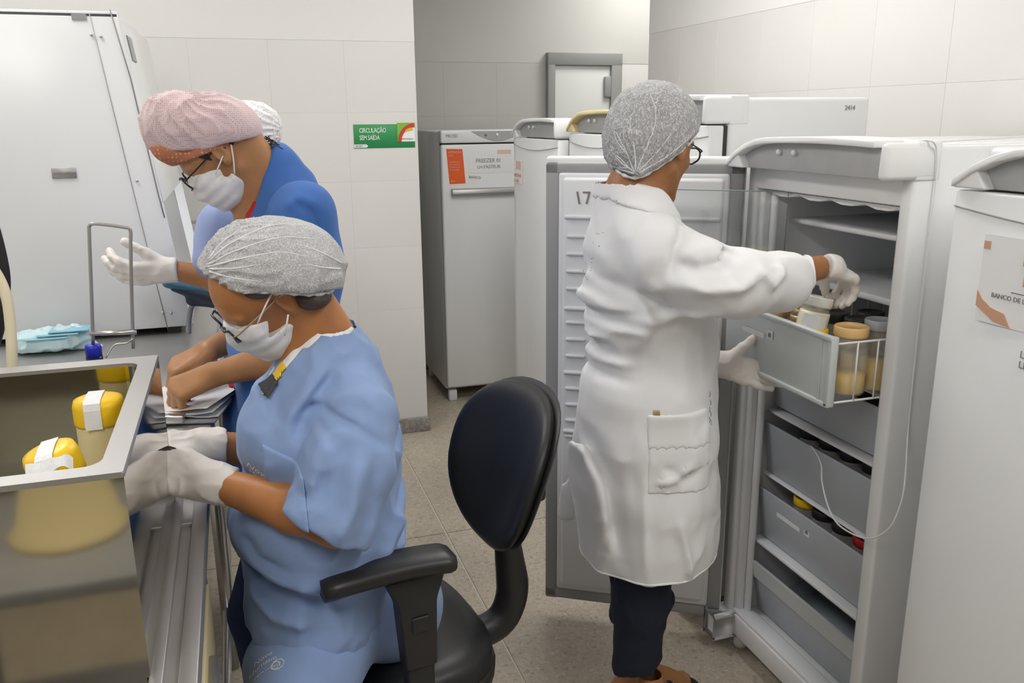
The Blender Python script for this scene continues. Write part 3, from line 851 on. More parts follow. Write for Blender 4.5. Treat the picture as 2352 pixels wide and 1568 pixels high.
# the open freezer
W5, D5, T5 = 0.61, 0.70, 1.545
f5 = empty('freezer', (1.34, 1.45, 0), 'open white upright freezer with translucent drawers', 'freezer')
m = MB()
m.box((0, 0, 0.062), (D5, 0.040, T5 - 0.01), 0.008); m.box((0, W5 - 0.042, 0.062), (D5, W5, T5 - 0.01), 0.008)
m.box((0, 0.03, T5 - 0.135), (D5, W5 - 0.03, T5 - 0.008), 0.004); m.box((0, 0.03, 0.062), (D5, W5 - 0.03, 0.128), 0.004)
m.box((D5 - 0.05, 0.03, 0.10), (D5, W5 - 0.03, T5 - 0.05))
m.build('cabinet', 'white_enamel', f5, False)
m = MB()
m.box((0.02, 0.0395, 0.127), (D5 - 0.05, 0.042, T5 - 0.134)); m.box((0.02, W5 - 0.044, 0.127), (D5 - 0.05, W5 - 0.0415, T5 - 0.134))
m.box((0.50, 0.04, 0.127), (0.51, W5 - 0.042, T5 - 0.134)); m.box((0.02, 0.04, T5 - 0.137), (D5 - 0.05, W5 - 0.042, T5 - 0.1345))
m.build('liner', 'liner_inside', f5, False)
for k, yy in enumerate((W5 - 0.062, W5 - 0.084)):                    # moulded steps of the far inner edge
    MB().box((0.012 + 0.02 * k, yy, 0.129), (0.05, yy + 0.024, T5 - 0.137), 0.008).build('inner_step', 'liner', f5, False)
MB().box((0.006, 0.045, 0.126), (0.06, W5 - 0.045, 0.140), 0.006).build('sill', 'liner', f5, False)
MB().prism([(0.04, T5 - 0.139)] + [(0.05 + 0.48 * i / 12, T5 - 0.139 - 0.010 * abs(math.sin(i * 2.1)) - 0.004) for i in range(13)] + [(0.55, T5 - 0.139)], 'x', 0.02, 0.08, 0.002).build('frost', 'frost', f5, False)
top_cap(f5, W5, T5)
feet(f5, W5, D5)
for z, x0, th in ((1.315, 0.10, 0.014), (1.150, 0.14, 0.018), (0.945, 0.08, 0.010), (0.772, 0.07, 0.010), (0.578, 0.07, 0.010), (0.368, 0.05, 0.014)):
    MB().box((x0, 0.045, z), (0.50, W5 - 0.06, z + th), 0.005).build('shelf', 'liner', f5, False)
MB().box((0.02, W5 - 0.06, 0.055), (-0.055, W5 - 0.005, 0.125), 0.012).build('lower_hinge', 'white_plastic', f5, False)
def drawer(x, z0, z1, slant, name, material, lip=0.0):
    y0, y1 = 0.050, W5 - 0.066
    m = MB()
    m.prism([(x, z1), (x + slant, z0), (x + slant + 0.008, z0), (x + 0.008, z1)], 'y', y0, y1, 0.003)
    m.box((x + slant, y0, z0), (x + 0.42, y0 + 0.004, z0 + 0.05)); m.box((x + slant, y1 - 0.004, z0), (x + 0.42, y1, z0 + 0.05)); m.box((x + slant, y0, z0), (x + 0.42, y1, z0 + 0.004))
    if lip: m.box((x - 0.010, y0, z1 - 0.012), (x + 0.004, y1, z1), 0.004)
    return m.build(name, material, f5, False)
q1 = drawer(0.072, 0.792, 0.925, 0.02, 'drawer', 'drawer_plastic')
q2 = drawer(0.060, 0.592, 0.745, 0.02, 'drawer', 'drawer_plastic')
q3 = drawer(0.055, 0.388, 0.545, 0.02, 'drawer', 'drawer_plastic')
q4 = drawer(0.045, 0.140, 0.312, 0.035, 'drawer', 'drawer_plastic')
MB().prism([(0.040, 0.312), (0.049, 0.258), (0.053, 0.258), (0.046, 0.312)], 'y', 0.052, W5 - 0.068).build('drawer_band', 'drawer_front', q4)
def tabs(q, x, y, z, a, b, h=0.012):
    MB().box((x - 0.002, y - a, z), (x, y, z + h)).build('label', 'label_paper', q)
    MB().box((x - 0.002, y - b - 0.022, z + 0.004), (x, y - b, z + 0.026)).build('square_label', 'label_paper', q)
    MB().box((x - 0.003, y - b - 0.016, z + 0.010), (x - 0.002, y - b - 0.006, z + 0.020)).build('square_mark', 'ink_grey', q)
tabs(q2, 0.070, 0.40, 0.690, 0.115, 0.05)
tabs(q3, 0.062, 0.455, 0.487, 0.105, 0.125)
MB().box((0.049, 0.335, 0.268), (0.052, 0.362, 0.290)).build('label', 'label_paper', q4)

# drawer pulled out and held: front panel, wire basket behind it
q0 = MB()
pxo = 1.216 - 1.34
q0.prism([(pxo, 1.128), (pxo + 0.002, 0.972), (pxo + 0.014, 0.968), (pxo + 0.012, 1.128)], 'y', 0.052, 0.485, 0.004)
q0.box((pxo - 0.006, 0.052, 1.118), (pxo + 0.01, 0.485, 1.130), 0.003); q0.box((pxo - 0.004, 0.052, 0.966), (pxo + 0.012, 0.485, 0.978), 0.003)
q0.box((pxo - 0.004, 0.0500, 0.9675), (pxo + 0.015, 0.066, 1.1295), 0.003)
q0.box((pxo - 0.003, 0.085, 0.975), (pxo + 0.004, 0.089, 1.122), 0.001)
q0 = q0.build('drawer', 'drawer_front', f5, False)
m = MB()
bx0, bx1, by0, by1, bz0, bz1 = pxo + 0.012, 0.33, 0.056, 0.480, 0.976, 1.112
for z in (bz0, bz1):
    m.tube([(bx0, by0, z), (bx1, by0, z), (bx1, by1, z), (bx0, by1, z)], 0.0028, 6, closed=True)
for x in np.linspace(bx0 + 0.003, bx1, 9):
    for y in (by0, by1): m.tube([(x, y, bz0), (x, y, bz1)], 0.0022, 6)
for y in np.linspace(by0, by1, 8):
    m.tube([(bx0, y, bz0), (bx1, y, bz0), (bx1, y, bz1)], 0.0022, 6)
m.build('wire_basket', 'wire_white', q0)
tabs(q0, pxo - 0.0015, 0.40, 1.066, 0.095, 0.108)

# its door, swung open
ang = math.atan2(2.325 - 2.035, 0.845 - 1.315)
dl = math.hypot(2.325 - 2.035, 0.845 - 1.315) 
DM = Matrix.Translation((1.318 - 1.34, 2.035 - 1.45, 0)) @ Matrix.Rotation(ang, 4, 'Z')
# local: +x from hinge to free edge, -y away from the camera? (inner face towards the viewer)
s_in = 1.0
LD = dl + 0.004
door = MB().box((0, -0.055, 0.095), (LD, -0.012, 1.492), 0.010, 3, mx=DM).build('door', 'white_enamel', f5, False)
m = MB()
for lo, hi in (((0.004, 0.095), (0.045, 1.476)), ((LD - 0.045, 0.095), (LD - 0.004, 1.476)), ((0.004, 0.097), (LD - 0.004, 0.137)), ((0.004, 1.440), (LD - 0.004, 1.476))):
    m.box((lo[0], -0.014, lo[1]), (hi[0], 0.006, hi[1]), 0.007, 2, mx=DM)
m.build('door_gasket', 'gasket', door)
m = MB().box((0.042, -0.02, 0.135), (LD - 0.042, 0.012, 1.448), 0.008, 2, mx=DM)
m.box((0.056, 0.0, 0.155), (LD - 0.056, 0.022, 1.435), 0.010, 2, mx=DM)
pan = m.build('inner_panel', 'liner', door)
for z in (1.325, 1.060, 0.865, 0.680):
    MB().box((0.062, 0.014, z - 0.006), (LD - 0.062, 0.031, z + 0.006), 0.005, 2, mx=DM).build('shelf_line', 'liner', door)
zz = 1.270
for k in range(13):
    if abs(zz - 1.06) > 0.02 and abs(zz - 0.865) > 0.02:
        MB().box((LD - 0.128, 0.014, zz - 0.005), (LD - 0.068, 0.0295, zz + 0.005), 0.004, 2, mx=DM).build('rib', 'liner', door)
    zz -= 0.0505
lettering('lettering', '17', 0.052, DM @ frame((LD - 0.092, 0.0235, 1.362), (-1, 0, 0), (0.2, 0, 1)), 'ink_grey', door)
# clear flap of the top compartment, swung out beside the door
fl0 = Vector((1.3500, 1.8898, 1.4098)) - Vector((1.34, 1.45, 0)); 
FM = Matrix.Translation((fl0.x, fl0.y, 0)) @ Matrix.Rotation(math.radians(142), 4, 'Z')
ztf = fl0.z
fp = MB().box((0, -0.002, ztf - 0.20), (0.34, 0.002, ztf), mx=FM).build('clear_flap', 'clear_acrylic', f5, False)
MB().tube([FM @ Vector((0.34, 0, ztf)), FM @ Vector((0, 0, ztf)), FM @ Vector((0, 0, ztf - 0.20))], 0.0016, 6).build('flap_edge', 'acrylic_edge', fp)

# thermometer cable
cb = MB().tube(spline([(1.34 + 0.55, 1.60, T5 + 0.004), (1.4000, 1.5351, 1.5393), (1.3600, 1.4440, 1.5474), (1.3779, 1.4400, 1.5272), (1.3854, 1.4400, 1.4610), (1.3842, 1.4400, 1.3526), (1.3854, 1.4430, 1.2019), (1.3872, 1.4430, 1.0450), (1.3882, 1.4400, 0.9031), (1.3250, 1.3676, 0.8372), (1.3150, 1.3621, 0.7798), (1.3100, 1.3837, 0.7131), (1.3100, 1.4461, 0.6599), (1.3200, 1.5468, 0.6404), (1.3350, 1.6123, 0.6574), (1.3600, 1.6758, 0.6971), (1.3800, 1.7097, 0.7284), (1.4000, 1.7745, 0.7458), (1.4400, 1.8556, 0.7201)], 7), 0.0022, 6)
tag(cb.build('thermometer_cable', 'cable_white'), 'thin white cable looping down the open freezer', 'cable')

# ------------------------------------------------------------------ jars
def jar(loc, r, h, lid, label, group=None, fill=0.5, fillmat='milk', name='jar', lidh=0.022, mx=None, paper=False):
    t = empty(name, loc, label, 'jar', group)
    rot = mx if mx is not None else Matrix.Identity(4)
    hb = h - lidh
    g = MB().lathe([(r * 0.9, 0.0), (r, 0.006), (r, hb - 0.022), (r * 0.86, hb - 0.008), (r * 0.86, hb)], n=20, mx=rot)
    gl = g.build('glass', 'jar_glass', t, False)
    MB().lathe([(r * 0.88, 0.004), (r * 0.955, 0.008), (r * 0.955, hb * fill)], n=20, mx=rot).build('milk', fillmat, t, False)
    MB().lathe([(r * 0.93, hb - 0.002), (r * 0.96, hb + 0.002), (r * 0.96, h - 0.003), (r * 0.91, h), (r * 0.80, h), (r * 0.78, h - 0.002)], n=20, mx=rot).build('lid', lid, t, False)
    if paper:
        pts = [(r * 1.015 * math.cos(a), r * 1.015 * math.sin(a)) for a in np.linspace(math.radians(195), math.radians(285), 10)]
        m = MB()
        for i in range(9):
            for (a0, b0) in ((0.25, 0.78),):
                m.add([rot @ Vector((*pts[i], hb * a0)), rot @ Vector((*pts[i + 1], hb * a0)), rot @ Vector((*pts[i + 1], hb * b0)), rot @ Vector((*pts[i], hb * b0))], [(0, 1, 2, 3)], True)
        m.build('paper_label', 'label_paper', t, False)
    return t
jar((1.306, 1.556, 0.979), 0.040, 0.158, 'amber_lid', 'glass jar of yellow milk with amber lid at the basket corner', fill=0.36)
held_tilt = Matrix.Rotation(math.radians(12), 4, 'Y')
hj = jar((1.252, 1.640, 1.078), 0.036, 0.115, 'lid_pale', 'pale milk jar with white paper label held in a gloved hand', fill=0.85, fillmat='milk_pale', mx=held_tilt, paper=True)
jar((1.262, 1.612, 0.979), 0.022, 0.142, 'yellow_lid', 'small jar with bright yellow lid behind the drawer front', fill=0.5)
jar((1.385, 1.560, 0.979), 0.034, 0.166, 'drawer_plastic', 'jar with grey lid at the rear of the basket side')
gold = [(1.262, 1.885), (1.335, 1.880), (1.270, 1.800), (1.345, 1.798), (1.410, 1.872), (1.300, 1.722), (1.420, 1.790)]
for i, (x, y) in enumerate(gold):
    if i == 0:
        j0 = jar((x, y, 0.979), 0.034, 0.148, 'gold_lid', 'milk jar with dull gold lid at the far front corner of the basket', 'gold-lidded jars in the basket')
    else:
        c = copy_tree(j0); c.location = (x, y, 0.979); c['label'] = 'milk jar with dull gold lid, ' + ['', 'second row at the far end of the basket', 'front row just beside the far corner jar', 'second row behind the front jars', 'rear row at the far end of the basket', 'front row next to the held jar', 'rear row beside the black lids'][i]
dark = [(1.395, 1.640), (1.465, 1.600), (1.470, 1.690), (1.385, 1.715)]
for i, (x, y) in enumerate(dark):
    if i == 0:
        j1 = jar((x, y, 0.979), 0.035, 0.150, 'black_lid', 'milk jar with black lid in the basket, just behind the held jar', 'black-lidded jars in the basket')
    else:
        c = copy_tree(j1); c.location = (x, y, 0.979); c['label'] = 'milk jar with black lid in the basket, ' + ['', 'at the rear near the grey-lidded jar', 'at the rear beneath the hovering fingers', 'between the held jar and the gold lids'][i]
for i in range(5):
    x, y = 1.475, 1.535 + 0.085 * i
    if i == 0:
        j2 = jar((x, y, 0.598), 0.036, 0.158, 'black_lid', 'black-lidded jar in the second closed drawer, at the near end', 'black-lidded jars in a closed drawer')
    else:
        c = copy_tree(j2); c.location = (x, y, 0.598); c['label'] = 'black-lidded jar in the second closed drawer, ' + ['', 'second from the near end', 'in the middle where the cable enters', 'second from the hinge side', 'at the hinge side end'][i]
cols = ['yellow_lid', 'red_lid', 'black_lid', 'black_lid', 'yellow_lid']
labs = ['yellow-lidded jar at the near end of the third closed drawer', 'red-lidded jar in the third closed drawer', None, None, 'yellow-lidded jar at the far end of the third closed drawer']
for i in range(5):
    lab = labs[i] or ('black-lidded jar right beside the red lid in the third drawer' if i == 2 else 'black-lidded jar beside the far yellow lid in the third drawer')
    jar((1.470, 1.535 + 0.083 * i, 0.394), 0.038, 0.160, cols[i], lab, 'black jars in the third drawer' if labs[i] is None else None)

# ------------------------------------------------------------------ bench, water bath and the things on it
ZB = 0.953
t = empty('steel_bench', (-0.1, 2.7, 0), 'long stainless steel bench along the left side', 'bench')
m = MB()
m.box((-1.3, 1.53, ZB - 0.04), (-0.092, 3.98, ZB), 0.005)
m.build('worktop', 'steel_worktop', t)
m = MB()
m.box((-0.149, 0.72, ZB - 0.030), (-0.092, 1.53, ZB - 0.012)); m.box((-0.149, 0.72, ZB - 0.012), (-0.132, 1.53, ZB), 0.002); m.box((-0.116, 0.72, ZB - 0.012), (-0.092, 1.53, ZB), 0.002)
m.box((-0.149, 1.40, ZB - 0.012), (-0.092, 1.53, ZB - 0.0005), 0.002); m.box((-0.132, 0.72, ZB - 0.012), (-0.116, 1.40, ZB - 0.008))
m.build('gutter_rail', 'steel_rim', t)
for y in (0.80, 1.50, 2.4, 3.6):
    MB().tube([(-0.128, y, 0), (-0.128, y, ZB - 0.03)], 0.019, 12).build('leg', 'steel', t)
    MB().tube([(-1.2, y, 0), (-1.2, y, ZB - 0.03)], 0.019, 12).build('leg', 'steel', t)
MB().tube([(-0.128, 0.8, 0.2), (-0.128, 3.6, 0.2)], 0.013, 10).build('stretcher', 'steel', t)
MB().box((-1.3, 4.06, ZB - 0.03), (-0.02, 4.19, ZB + 0.20), 0.004).build('splashback', 'steel_worktop', t)
t = empty('drawer_unit', (-0.45, 1.2, 0), 'grey drawer unit with cream fronts under the bench', 'cabinet')
MB().box((-0.80, 0.90, 0.06), (-0.112, 1.40, 0.86), 0.004).build('body', 'grey_panel', t)
for k in range(4):
    q = MB().box((-0.113, 0.915, 0.10 + 0.19 * k), (-0.098, 1.385, 0.275 + 0.19 * k), 0.003).build('drawer', 'cream_plastic', t)
    MB().box((-0.100, 1.08, 0.205 + 0.19 * k), (-0.084, 1.22, 0.245 + 0.19 * k), 0.003).build('handle', 'steel_rim', q)

bt = empty('water_bath', (-0.45, 1.25, 0.8), 'mirror-polished stainless water bath with open basin', 'machine')
X0, X1, Y0, Y1, ZT = -0.86, -0.147, 0.985, 1.502, 1.218
MB().box((X0, Y0, 0.70), (X1 - 0.004, Y0 + 0.004, ZT - 0.005)).build('front_panel', 'steel_mirror', bt)
MB().box((X1 - 0.004, Y0, ZB - 0.002), (X1, Y1, ZT - 0.005)).build('side_panel', 'steel_mirror', bt)
m = MB(); m.box((X0, Y1 - 0.004, ZB), (X1, Y1, ZT - 0.012)); m.box((X0, Y0, 0.70), (X0 + 0.004, Y1, ZT - 0.012)); m.box((X0, Y0, 0.70), (X1, Y1, 0.704)); m.box((X1 - 0.006, Y0, 0.70), (X1 - 0.002, Y1, ZB - 0.032))
m.build('rear_panel', 'steel', bt)
def rrect(x0, x1, y0, y1, r, n=6):
    p = []
    for cx_, cy_, a in ((x1 - r, y0 + r, -90), (x1 - r, y1 - r, 0), (x0 + r, y1 - r, 90), (x0 + r, y0 + r, 180)):
        for i in range(n + 1):
            an = math.radians(a + 90 * i / n); p.append((cx_ + r * math.cos(an), cy_ + r * math.sin(an)))
    return p
inn = rrect(X0 + 0.03, X1 - 0.027, Y0 + 0.028, Y1 - 0.036, 0.022)
out = rrect(X0 - 0.001, X1 + 0.0008, Y0 - 0.001, Y1 + 0.001, 0.004)
N = len(inn)
v = [(x, y, ZT - 0.007) for x, y in out] + [(x, y, ZT - 0.002) for x, y in out] + [(x + (0.001 if x < -0.4 else -0.001), y, ZT) for x, y in out] + [(x, y, ZT) for x, y in inn] + [(x, y, ZT - 0.006) for x, y in inn]
f = []
for L in range(4):
    for i in range(N):
        j = (i + 1) % N
        f.append((L * N + i, L * N + j, (L + 1) * N + j, (L + 1) * N + i))
MB().add(v, f).build('rim', 'steel_rim', bt)
v = [(x, y, ZT - 0.006) for x, y in inn] + [(x, y, 1.060) for x, y in inn]
f = [(i, (i + 1) % N, N + (i + 1) % N, N + i) for i in range(N)] + [tuple(range(N, 2 * N))]
MB().add(v, f).build('basin', 'steel_basin', bt)

def bath_jar(loc, r, label, tilt, tape):
    t = empty('jar', loc, label, 'jar')
    rot = Matrix.Rotation(tilt[0], 4, 'X') @ Matrix.Rotation(tilt[1], 4, 'Y')
    MB().lathe([(r * 0.85, 0), (r * 0.95, 0.008), (r * 0.95, 0.105), (r * 0.9, 0.112)], n=22, mx=rot).build('glass', 'beige_plastic', t, False)
    MB().lathe([(r * 0.98, 0.100), (r, 0.104), (r, 0.128), (r * 0.93, 0.137), (r * 0.7, 0.140), (r * 0.3, 0.141)], n=26, mx=rot).build('lid', 'yellow_lid', t, False)
    m = MB()
    w_ = r * 0.32
    prof = [(-r * 1.02, 0.100), (-r * 1.02, 0.129), (-r * 0.94, 0.139), (-r * 0.7, 0.1418), (0, 0.1432), (r * 0.7, 0.1418)]
    for i in range(len(prof) - 1):
        a, b = prof[i], prof[i + 1]
        m.add([rot @ Vector((-w_ + tape, a[0], a[1])), rot @ Vector((w_ + tape, a[0], a[1])), rot @ Vector((w_ + tape, b[0], b[1])), rot @ Vector((-w_ + tape, b[0], b[1]))], [(0, 1, 2, 3)])
    m.build('tape', 'label_paper', t, False)
    return t
ja = bath_jar((-0.222, 1.150, 1.066), 0.033, 'yellow-lidded jar with white tape at the near rim of the bath', (0.10, -0.22), 0.0)
jb = bath_jar((-0.222, 1.345, 1.062), 0.036, 'yellow-lidded jar standing at the far side of the bath', (0.0, 0.0), -0.004)
m = MB()
cpts = [Vector((-0.2059, 1.0350, 1.2158)), Vector((-0.2134, 1.0300, 1.2226)), Vector((-0.2253, 1.0250, 1.2214)), Vector((-0.2374, 1.0220, 1.2205)), Vector((-0.2517, 1.0180, 1.2194))]
cs = spline(cpts, 5)
for i in range(len(cs) - 1):
    a, b = cs[i], cs[i + 1]; wv = Vector((0, 0.004, 0.0058 + 0.0012 * math.sin(i * 0.7)))
    wv2 = Vector((0, 0.004, 0.0058 + 0.0012 * math.sin((i + 1) * 0.7)))
    m.add([a - wv, b - wv2, b + wv2, a + wv], [(0, 1, 2, 3)], True)
m.build('loose_tape', 'label_paper', ja, True)

# bottle with bent tube
bl = Vector((-0.2603, 1.6000, 1.2082))
b = empty('reagent_bottle', (bl.x, 1.60, ZB), 'glass bottle with blue cap and bent tube behind the bath', 'bottle')
hz = bl.z - ZB
MB().lathe([(0.034, 0), (0.038, 0.006), (0.038, hz - 0.075), (0.020, hz - 0.035), (0.014, hz - 0.022), (0.014, hz - 0.008)], n=20).build('glass', 'bottle_glass', b, False)
MB().lathe([(0.0125, hz - 0.026), (0.0135, hz - 0.024), (0.0135, hz - 0.011)], n=16).build('collar', 'ink_dark', b, False)
MB().lathe([(0.0135, hz - 0.010), (0.0138, hz + 0.008), (0.0125, hz + 0.013), (0.006, hz + 0.014)], n=18).build('cap', 'blue_cap', b, False)
tube = spline([(-0.2593, 1.6000, 1.2223), (-0.2496, 1.6000, 1.3301), (-0.2423, 1.6000, 1.4123), (-0.2396, 1.6000, 1.4284), (-0.2285, 1.6000, 1.4309), (-0.1871, 1.6050, 1.4225), (-0.1781, 1.6060, 1.4174), (-0.1801, 1.6060, 1.3934), (-0.1845, 1.6060, 1.3478), (-0.1905, 1.6100, 1.2853), (-0.1972, 1.6100, 1.2062)], 6)
MB().tube(tube, 0.0030, 8).build('tube', 'steel_rim', b)
MB().tube([(-0.2620, 1.5970, 1.2422), (-0.1873, 1.6020, 1.2370)], 0.0038, 8).build('clamp_bar', 'steel', b)
MB().tube(spline([(-0.1941, 1.6000, 1.2261), (-0.2062, 1.6000, 1.2192), (-0.2263, 1.6000, 1.2170), (-0.2407, 1.5900, 1.1979)], 5), 0.0016, 6).build('thin_tube', 'steel_rim', b)
# hoses
tag(MB().tube(spline([(-0.4208, 1.6200, 1.4041), (-0.3934, 1.6100, 1.3564), (-0.3813, 1.6000, 1.3165), (-0.3798, 1.5900, 1.2660), (-0.3838, 1.5800, 1.2042), (-0.40, 1.57, 1.05), (-0.40, 1.56, ZB + 0.012)], 7), 0.0085, 12).build('cream_hose', 'hose_cream'), 'cream rubber hose hanging behind the water bath', 'hose')
tag(MB().tube(spline([(-0.4021, 1.6600, 1.4643), (-0.3942, 1.6600, 1.3822), (-0.3961, 1.6600, 1.3214), (-0.4171, 1.6600, 1.2451), (-0.47, 1.65, 1.1), (-0.46, 1.64, ZB + 0.012)], 7), 0.010, 12).build('black_hose', 'black_plastic'), 'black hose at the edge beside the cream hose', 'hose')
# bag of masks
bg = empty('mask_bag', (-0.55, 2.71, ZB), 'crumpled clear bag of pale blue masks on the bench', 'bag')
s = Solid((-0.70, 2.60, ZB - 0.01), (-0.40, 2.80, ZB + 0.12), 0.004)
s.ell((-0.545, 2.69, ZB + 0.035), (0.105, 0.055, 0.032)).ell((-0.50, 2.69, ZB + 0.045), (0.06, 0.045, 0.028)).ell((-0.60, 2.70, ZB + 0.03), (0.06, 0.045, 0.026)).cone((-0.47, 2.68, ZB + 0.02), (-0.415, 2.67, ZB + 0.006), 0.02, 0.005)
s.crumple(0.012, 40, seed=3).cut((0, 0, ZB + 0.002), (0, 0, -1))
s.build('plastic', 'bag_plastic', bg)
for k in range(3):
    MB().box((-0.60 + 0.03 * k, 2.63 + 0.004 * k, ZB + 0.048 + 0.008 * k), (-0.49 + 0.028 * k, 2.70, ZB + 0.053 + 0.008 * k), 0.002, 1, mx=Matrix.Identity(4)).build('mask', 'bag_blue', bg)

# clipboard with papers
cbm = Matrix.Translation((-0.138, 2.02, ZB + 0.003)) @ Matrix.Rotation(math.radians(-14), 4, 'Z')
cb_ = empty('clipboard', (-0.122, 1.98, ZB), 'clipboard with loose white papers on the bench', 'clipboard')
MB().box((-0.10, -0.12, 0), (0.085, 0.14, 0.006), 0.001, 1, mx=cbm).build('board', 'grey_panel', cb_)
for k in range(3):
    mm = cbm @ Matrix.Translation((0.004 * k, 0.006 * k, 0.008 + 0.006 * k)) @ Matrix.Rotation(math.radians(-7 * k), 4, 'Z')
    g = MB(); n = 8
    vs = [mm @ Vector((-0.09 + 0.18 * i / n, -0.11 + 0.22 * j, 0.010 * math.sin(i * 0.7 + k) * (1 if j else 0.6) + 0.008)) for i in range(n + 1) for j in (0, 1)]
    g.add(vs, [(2 * i, 2 * i + 2, 2 * i + 3, 2 * i + 1) for i in range(n)], True)
    g.build('paper', 'paper', cb_)
MB().box((-0.06, -0.128, 0.004), (0.02, -0.105, 0.022), 0.003, 2, mx=cbm).build('clip', 'chrome', cb_)

# laminar flow cabinet, side panel to the camera, opening to the right
YH0, YH1 = 2.795, 3.78
h = empty('flow_cabinet', (-0.6, 3.2, ZB), 'tall white laminar flow cabinet standing on the steel bench', 'cabinet')
xb, xt = -0.158, -0.275
zb_, zt_ = ZB + 0.022, 1.895
side = [(-1.05, zb_), (xb, zb_), (xb - 0.01, zb_ + 0.02), (xt + 0.004, zt_ - 0.02), (xt, zt_), (-1.05, zt_)]
def hx(z): return xb + (xt - xb) * (z - zb_) / (zt_ - zb_)
zo = 1.36                                                      # top of the front opening
a = MB().prism(side, 'y', YH0, YH0 + 0.03, 0.003).build('side_panel', 'white_enamel', h)
b2 = MB().prism(side, 'y', YH1 - 0.03, YH1, 0.003).build('side_panel', 'white_enamel', h)
MB().prism([(-1.0, zb_ + 0.06), (xb - 0.03, zb_ + 0.06), (hx(zo) - 0.035, zo), (-1.0, zo)], 'y', YH1 - 0.034, YH1 - 0.030).build('inner_side', 'steel_worktop', h)
m = MB(); m.prism([(hx(zo), zo), (hx(zt_), zt_), (hx(zt_) - 0.02, zt_), (hx(zo) - 0.02, zo)], 'y', YH0 + 0.002, YH1 - 0.002, 0.002); fr = m.build('front_panel', 'white_enamel', h)
m = MB(); m.box((-1.05, YH0, zt_ - 0.012), (xt, YH1, zt_ + 0.004), 0.002); m.box((-1.05, YH0, zb_), (-1.02, YH1, zt_)); m.build('rear_shell', 'white_enamel', h)
m = MB(); m.box((-1.0, YH0 + 0.03, zb_), (xb - 0.006, YH1 - 0.03, zb_ + 0.05), 0.004); m.build('work_tray', 'chrome', h)
MB().box((-1.0, YH0 + 0.03, zo + 0.05), (hx(zo) - 0.03, YH1 - 0.03, zo + 0.07)).build('inner_ceiling', 'white_enamel', h)
MB().tube([(-0.40, YH0 + 0.08, zo + 0.035), (-0.40, YH1 - 0.08, zo + 0.035)], 0.012, 10).build('lamp_tube', 'hood_glow', h)
MB().prism([(hx(1.0) + 0.004, 1.0), (hx(zo) + 0.004, zo), (hx(zo) - 0.030, zo), (hx(1.0) - 0.030, 1.0)], 'y', YH1 - 0.036, YH1 - 0.030).build('sash_post', 'white_plastic', h)
for x in (-0.95, -0.22):
    MB().box((x - 0.02, YH0 + 0.02, ZB), (x + 0.02, YH1 - 0.02, zb_ + 0.004)).build('foot', 'dark_gap', h)
# seams, screws and plates on the near side panel
ysd = YH0 - 0.001
def on(px_, py_): return None
MB().tube([(-0.3471, 2.7940, 1.8932), (-0.3147, 2.7940, 1.6211), (-0.2637, 2.7940, 1.1913), (-0.2370, 2.7940, 0.9704)], 0.0012, 5).build('seam', 'gasket', a)
MB().tube([(-0.2931, 2.7940, 1.9039), (-0.2595, 2.7940, 1.7181), (-0.2213, 2.7940, 1.3932), (-0.2100, 2.7940, 1.3146)], 0.0018, 5).build('seam', 'ink_grey', a)
for p in ((-0.3484, 2.7930, 1.8353), (-0.3242, 2.7930, 1.8311), (-0.2743, 2.7930, 1.4270), (-0.2454, 2.7930, 1.0229), (-0.2216, 2.7930, 1.0210)):
    MB().lathe([(0.0045, 0), (0.004, 0.003), (0.002, 0.004)], mx=Matrix.Rotation(math.pi / 2, 4, 'X'), n=10, c=p).build('screw', 'steel', a)
p = (-0.4994, 2.7930, 1.4696); q = (-0.4348, 2.7930, 1.4393)
MB().box((p[0], 2.791, q[2]), (q[0], 2.7945, p[2]), 0.001, 1).build('rating_plate', 'steel_rim', a)
lettering('lettering', 'FLUXO LAMINAR', 0.008, frame((p[0] + 0.004, 2.7905, q[2] + 0.012), (1, 0, 0), (0, 0, 1)), 'ink_grey', a)
p = (-0.3938, 2.7930, 1.8908); q = (-0.3559, 2.7930, 1.8745)
MB().box((p[0], 2.792, q[2]), (q[0], 2.7945, p[2])).build('badge', 'grey_panel', a)
fz = lambda y, z: (hx(z) + 0.002, y, z)
m = MB(); m.prism([(2.90, 1.845), (3.02, 1.845), (3.02, 1.775), (2.90, 1.775)], 'x', 0, 0.004)
for i_, vv in enumerate(m.v): m.v[i_] = (hx(vv[2]) + vv[0], vv[1], vv[2])
m.build('display', 'grey_panel', fr)
MB().tube([(hx(1.66) + 0.012, 3.02, 1.66), (hx(1.57) + 0.012, 3.02, 1.57)], 0.006, 8).build('grip', 'steel_rim', fr)
area_light('hood_light', (-0.42, 3.28, zo + 0.015), 0.1, 0.8, 1.6, col=(0.95, 0.98, 1.0))
# teal arm pad on a bracket
tp = empty('arm_pad', (-0.165, 2.71, ZB), 'teal padded arm rest on a bracket before the flow cabinet', 'arm rest')
s = Solid((-0.26, 2.60, 1.04), (-0.02, 2.80, 1.18), 0.004)
s.cone((-0.2131, 2.7000, 1.1333), (-0.0267, 2.7000, 1.0831), 0.017, 0.026, flat=((0, 1, 0), 0.5))
s.build('pad', 'teal_vinyl', tp)
s = Solid((-0.26, 2.60, 1.02), (-0.02, 2.80, 1.18), 0.004)
s.cone((-0.1971, 2.6900, 1.1182), (-0.0471, 2.6900, 1.0675), 0.012, 0.034, flat=((0, 1, 0), 0.6)).cone((-0.1525, 2.6900, 1.0752), (-0.0538, 2.6900, 1.0626), 0.016, flat=((0, 1, 0), 0.7))
s.build('underside', 'navy_vinyl', tp)
MB().tube(spline([(-0.1388, 2.7100, 1.0702), (-0.1556, 2.7100, 1.0512), (-0.1670, 2.7100, 1.0114), (-0.1722, 2.7100, 0.9709)], 5), 0.008, 8).build('bracket', 'grey_panel', tp)

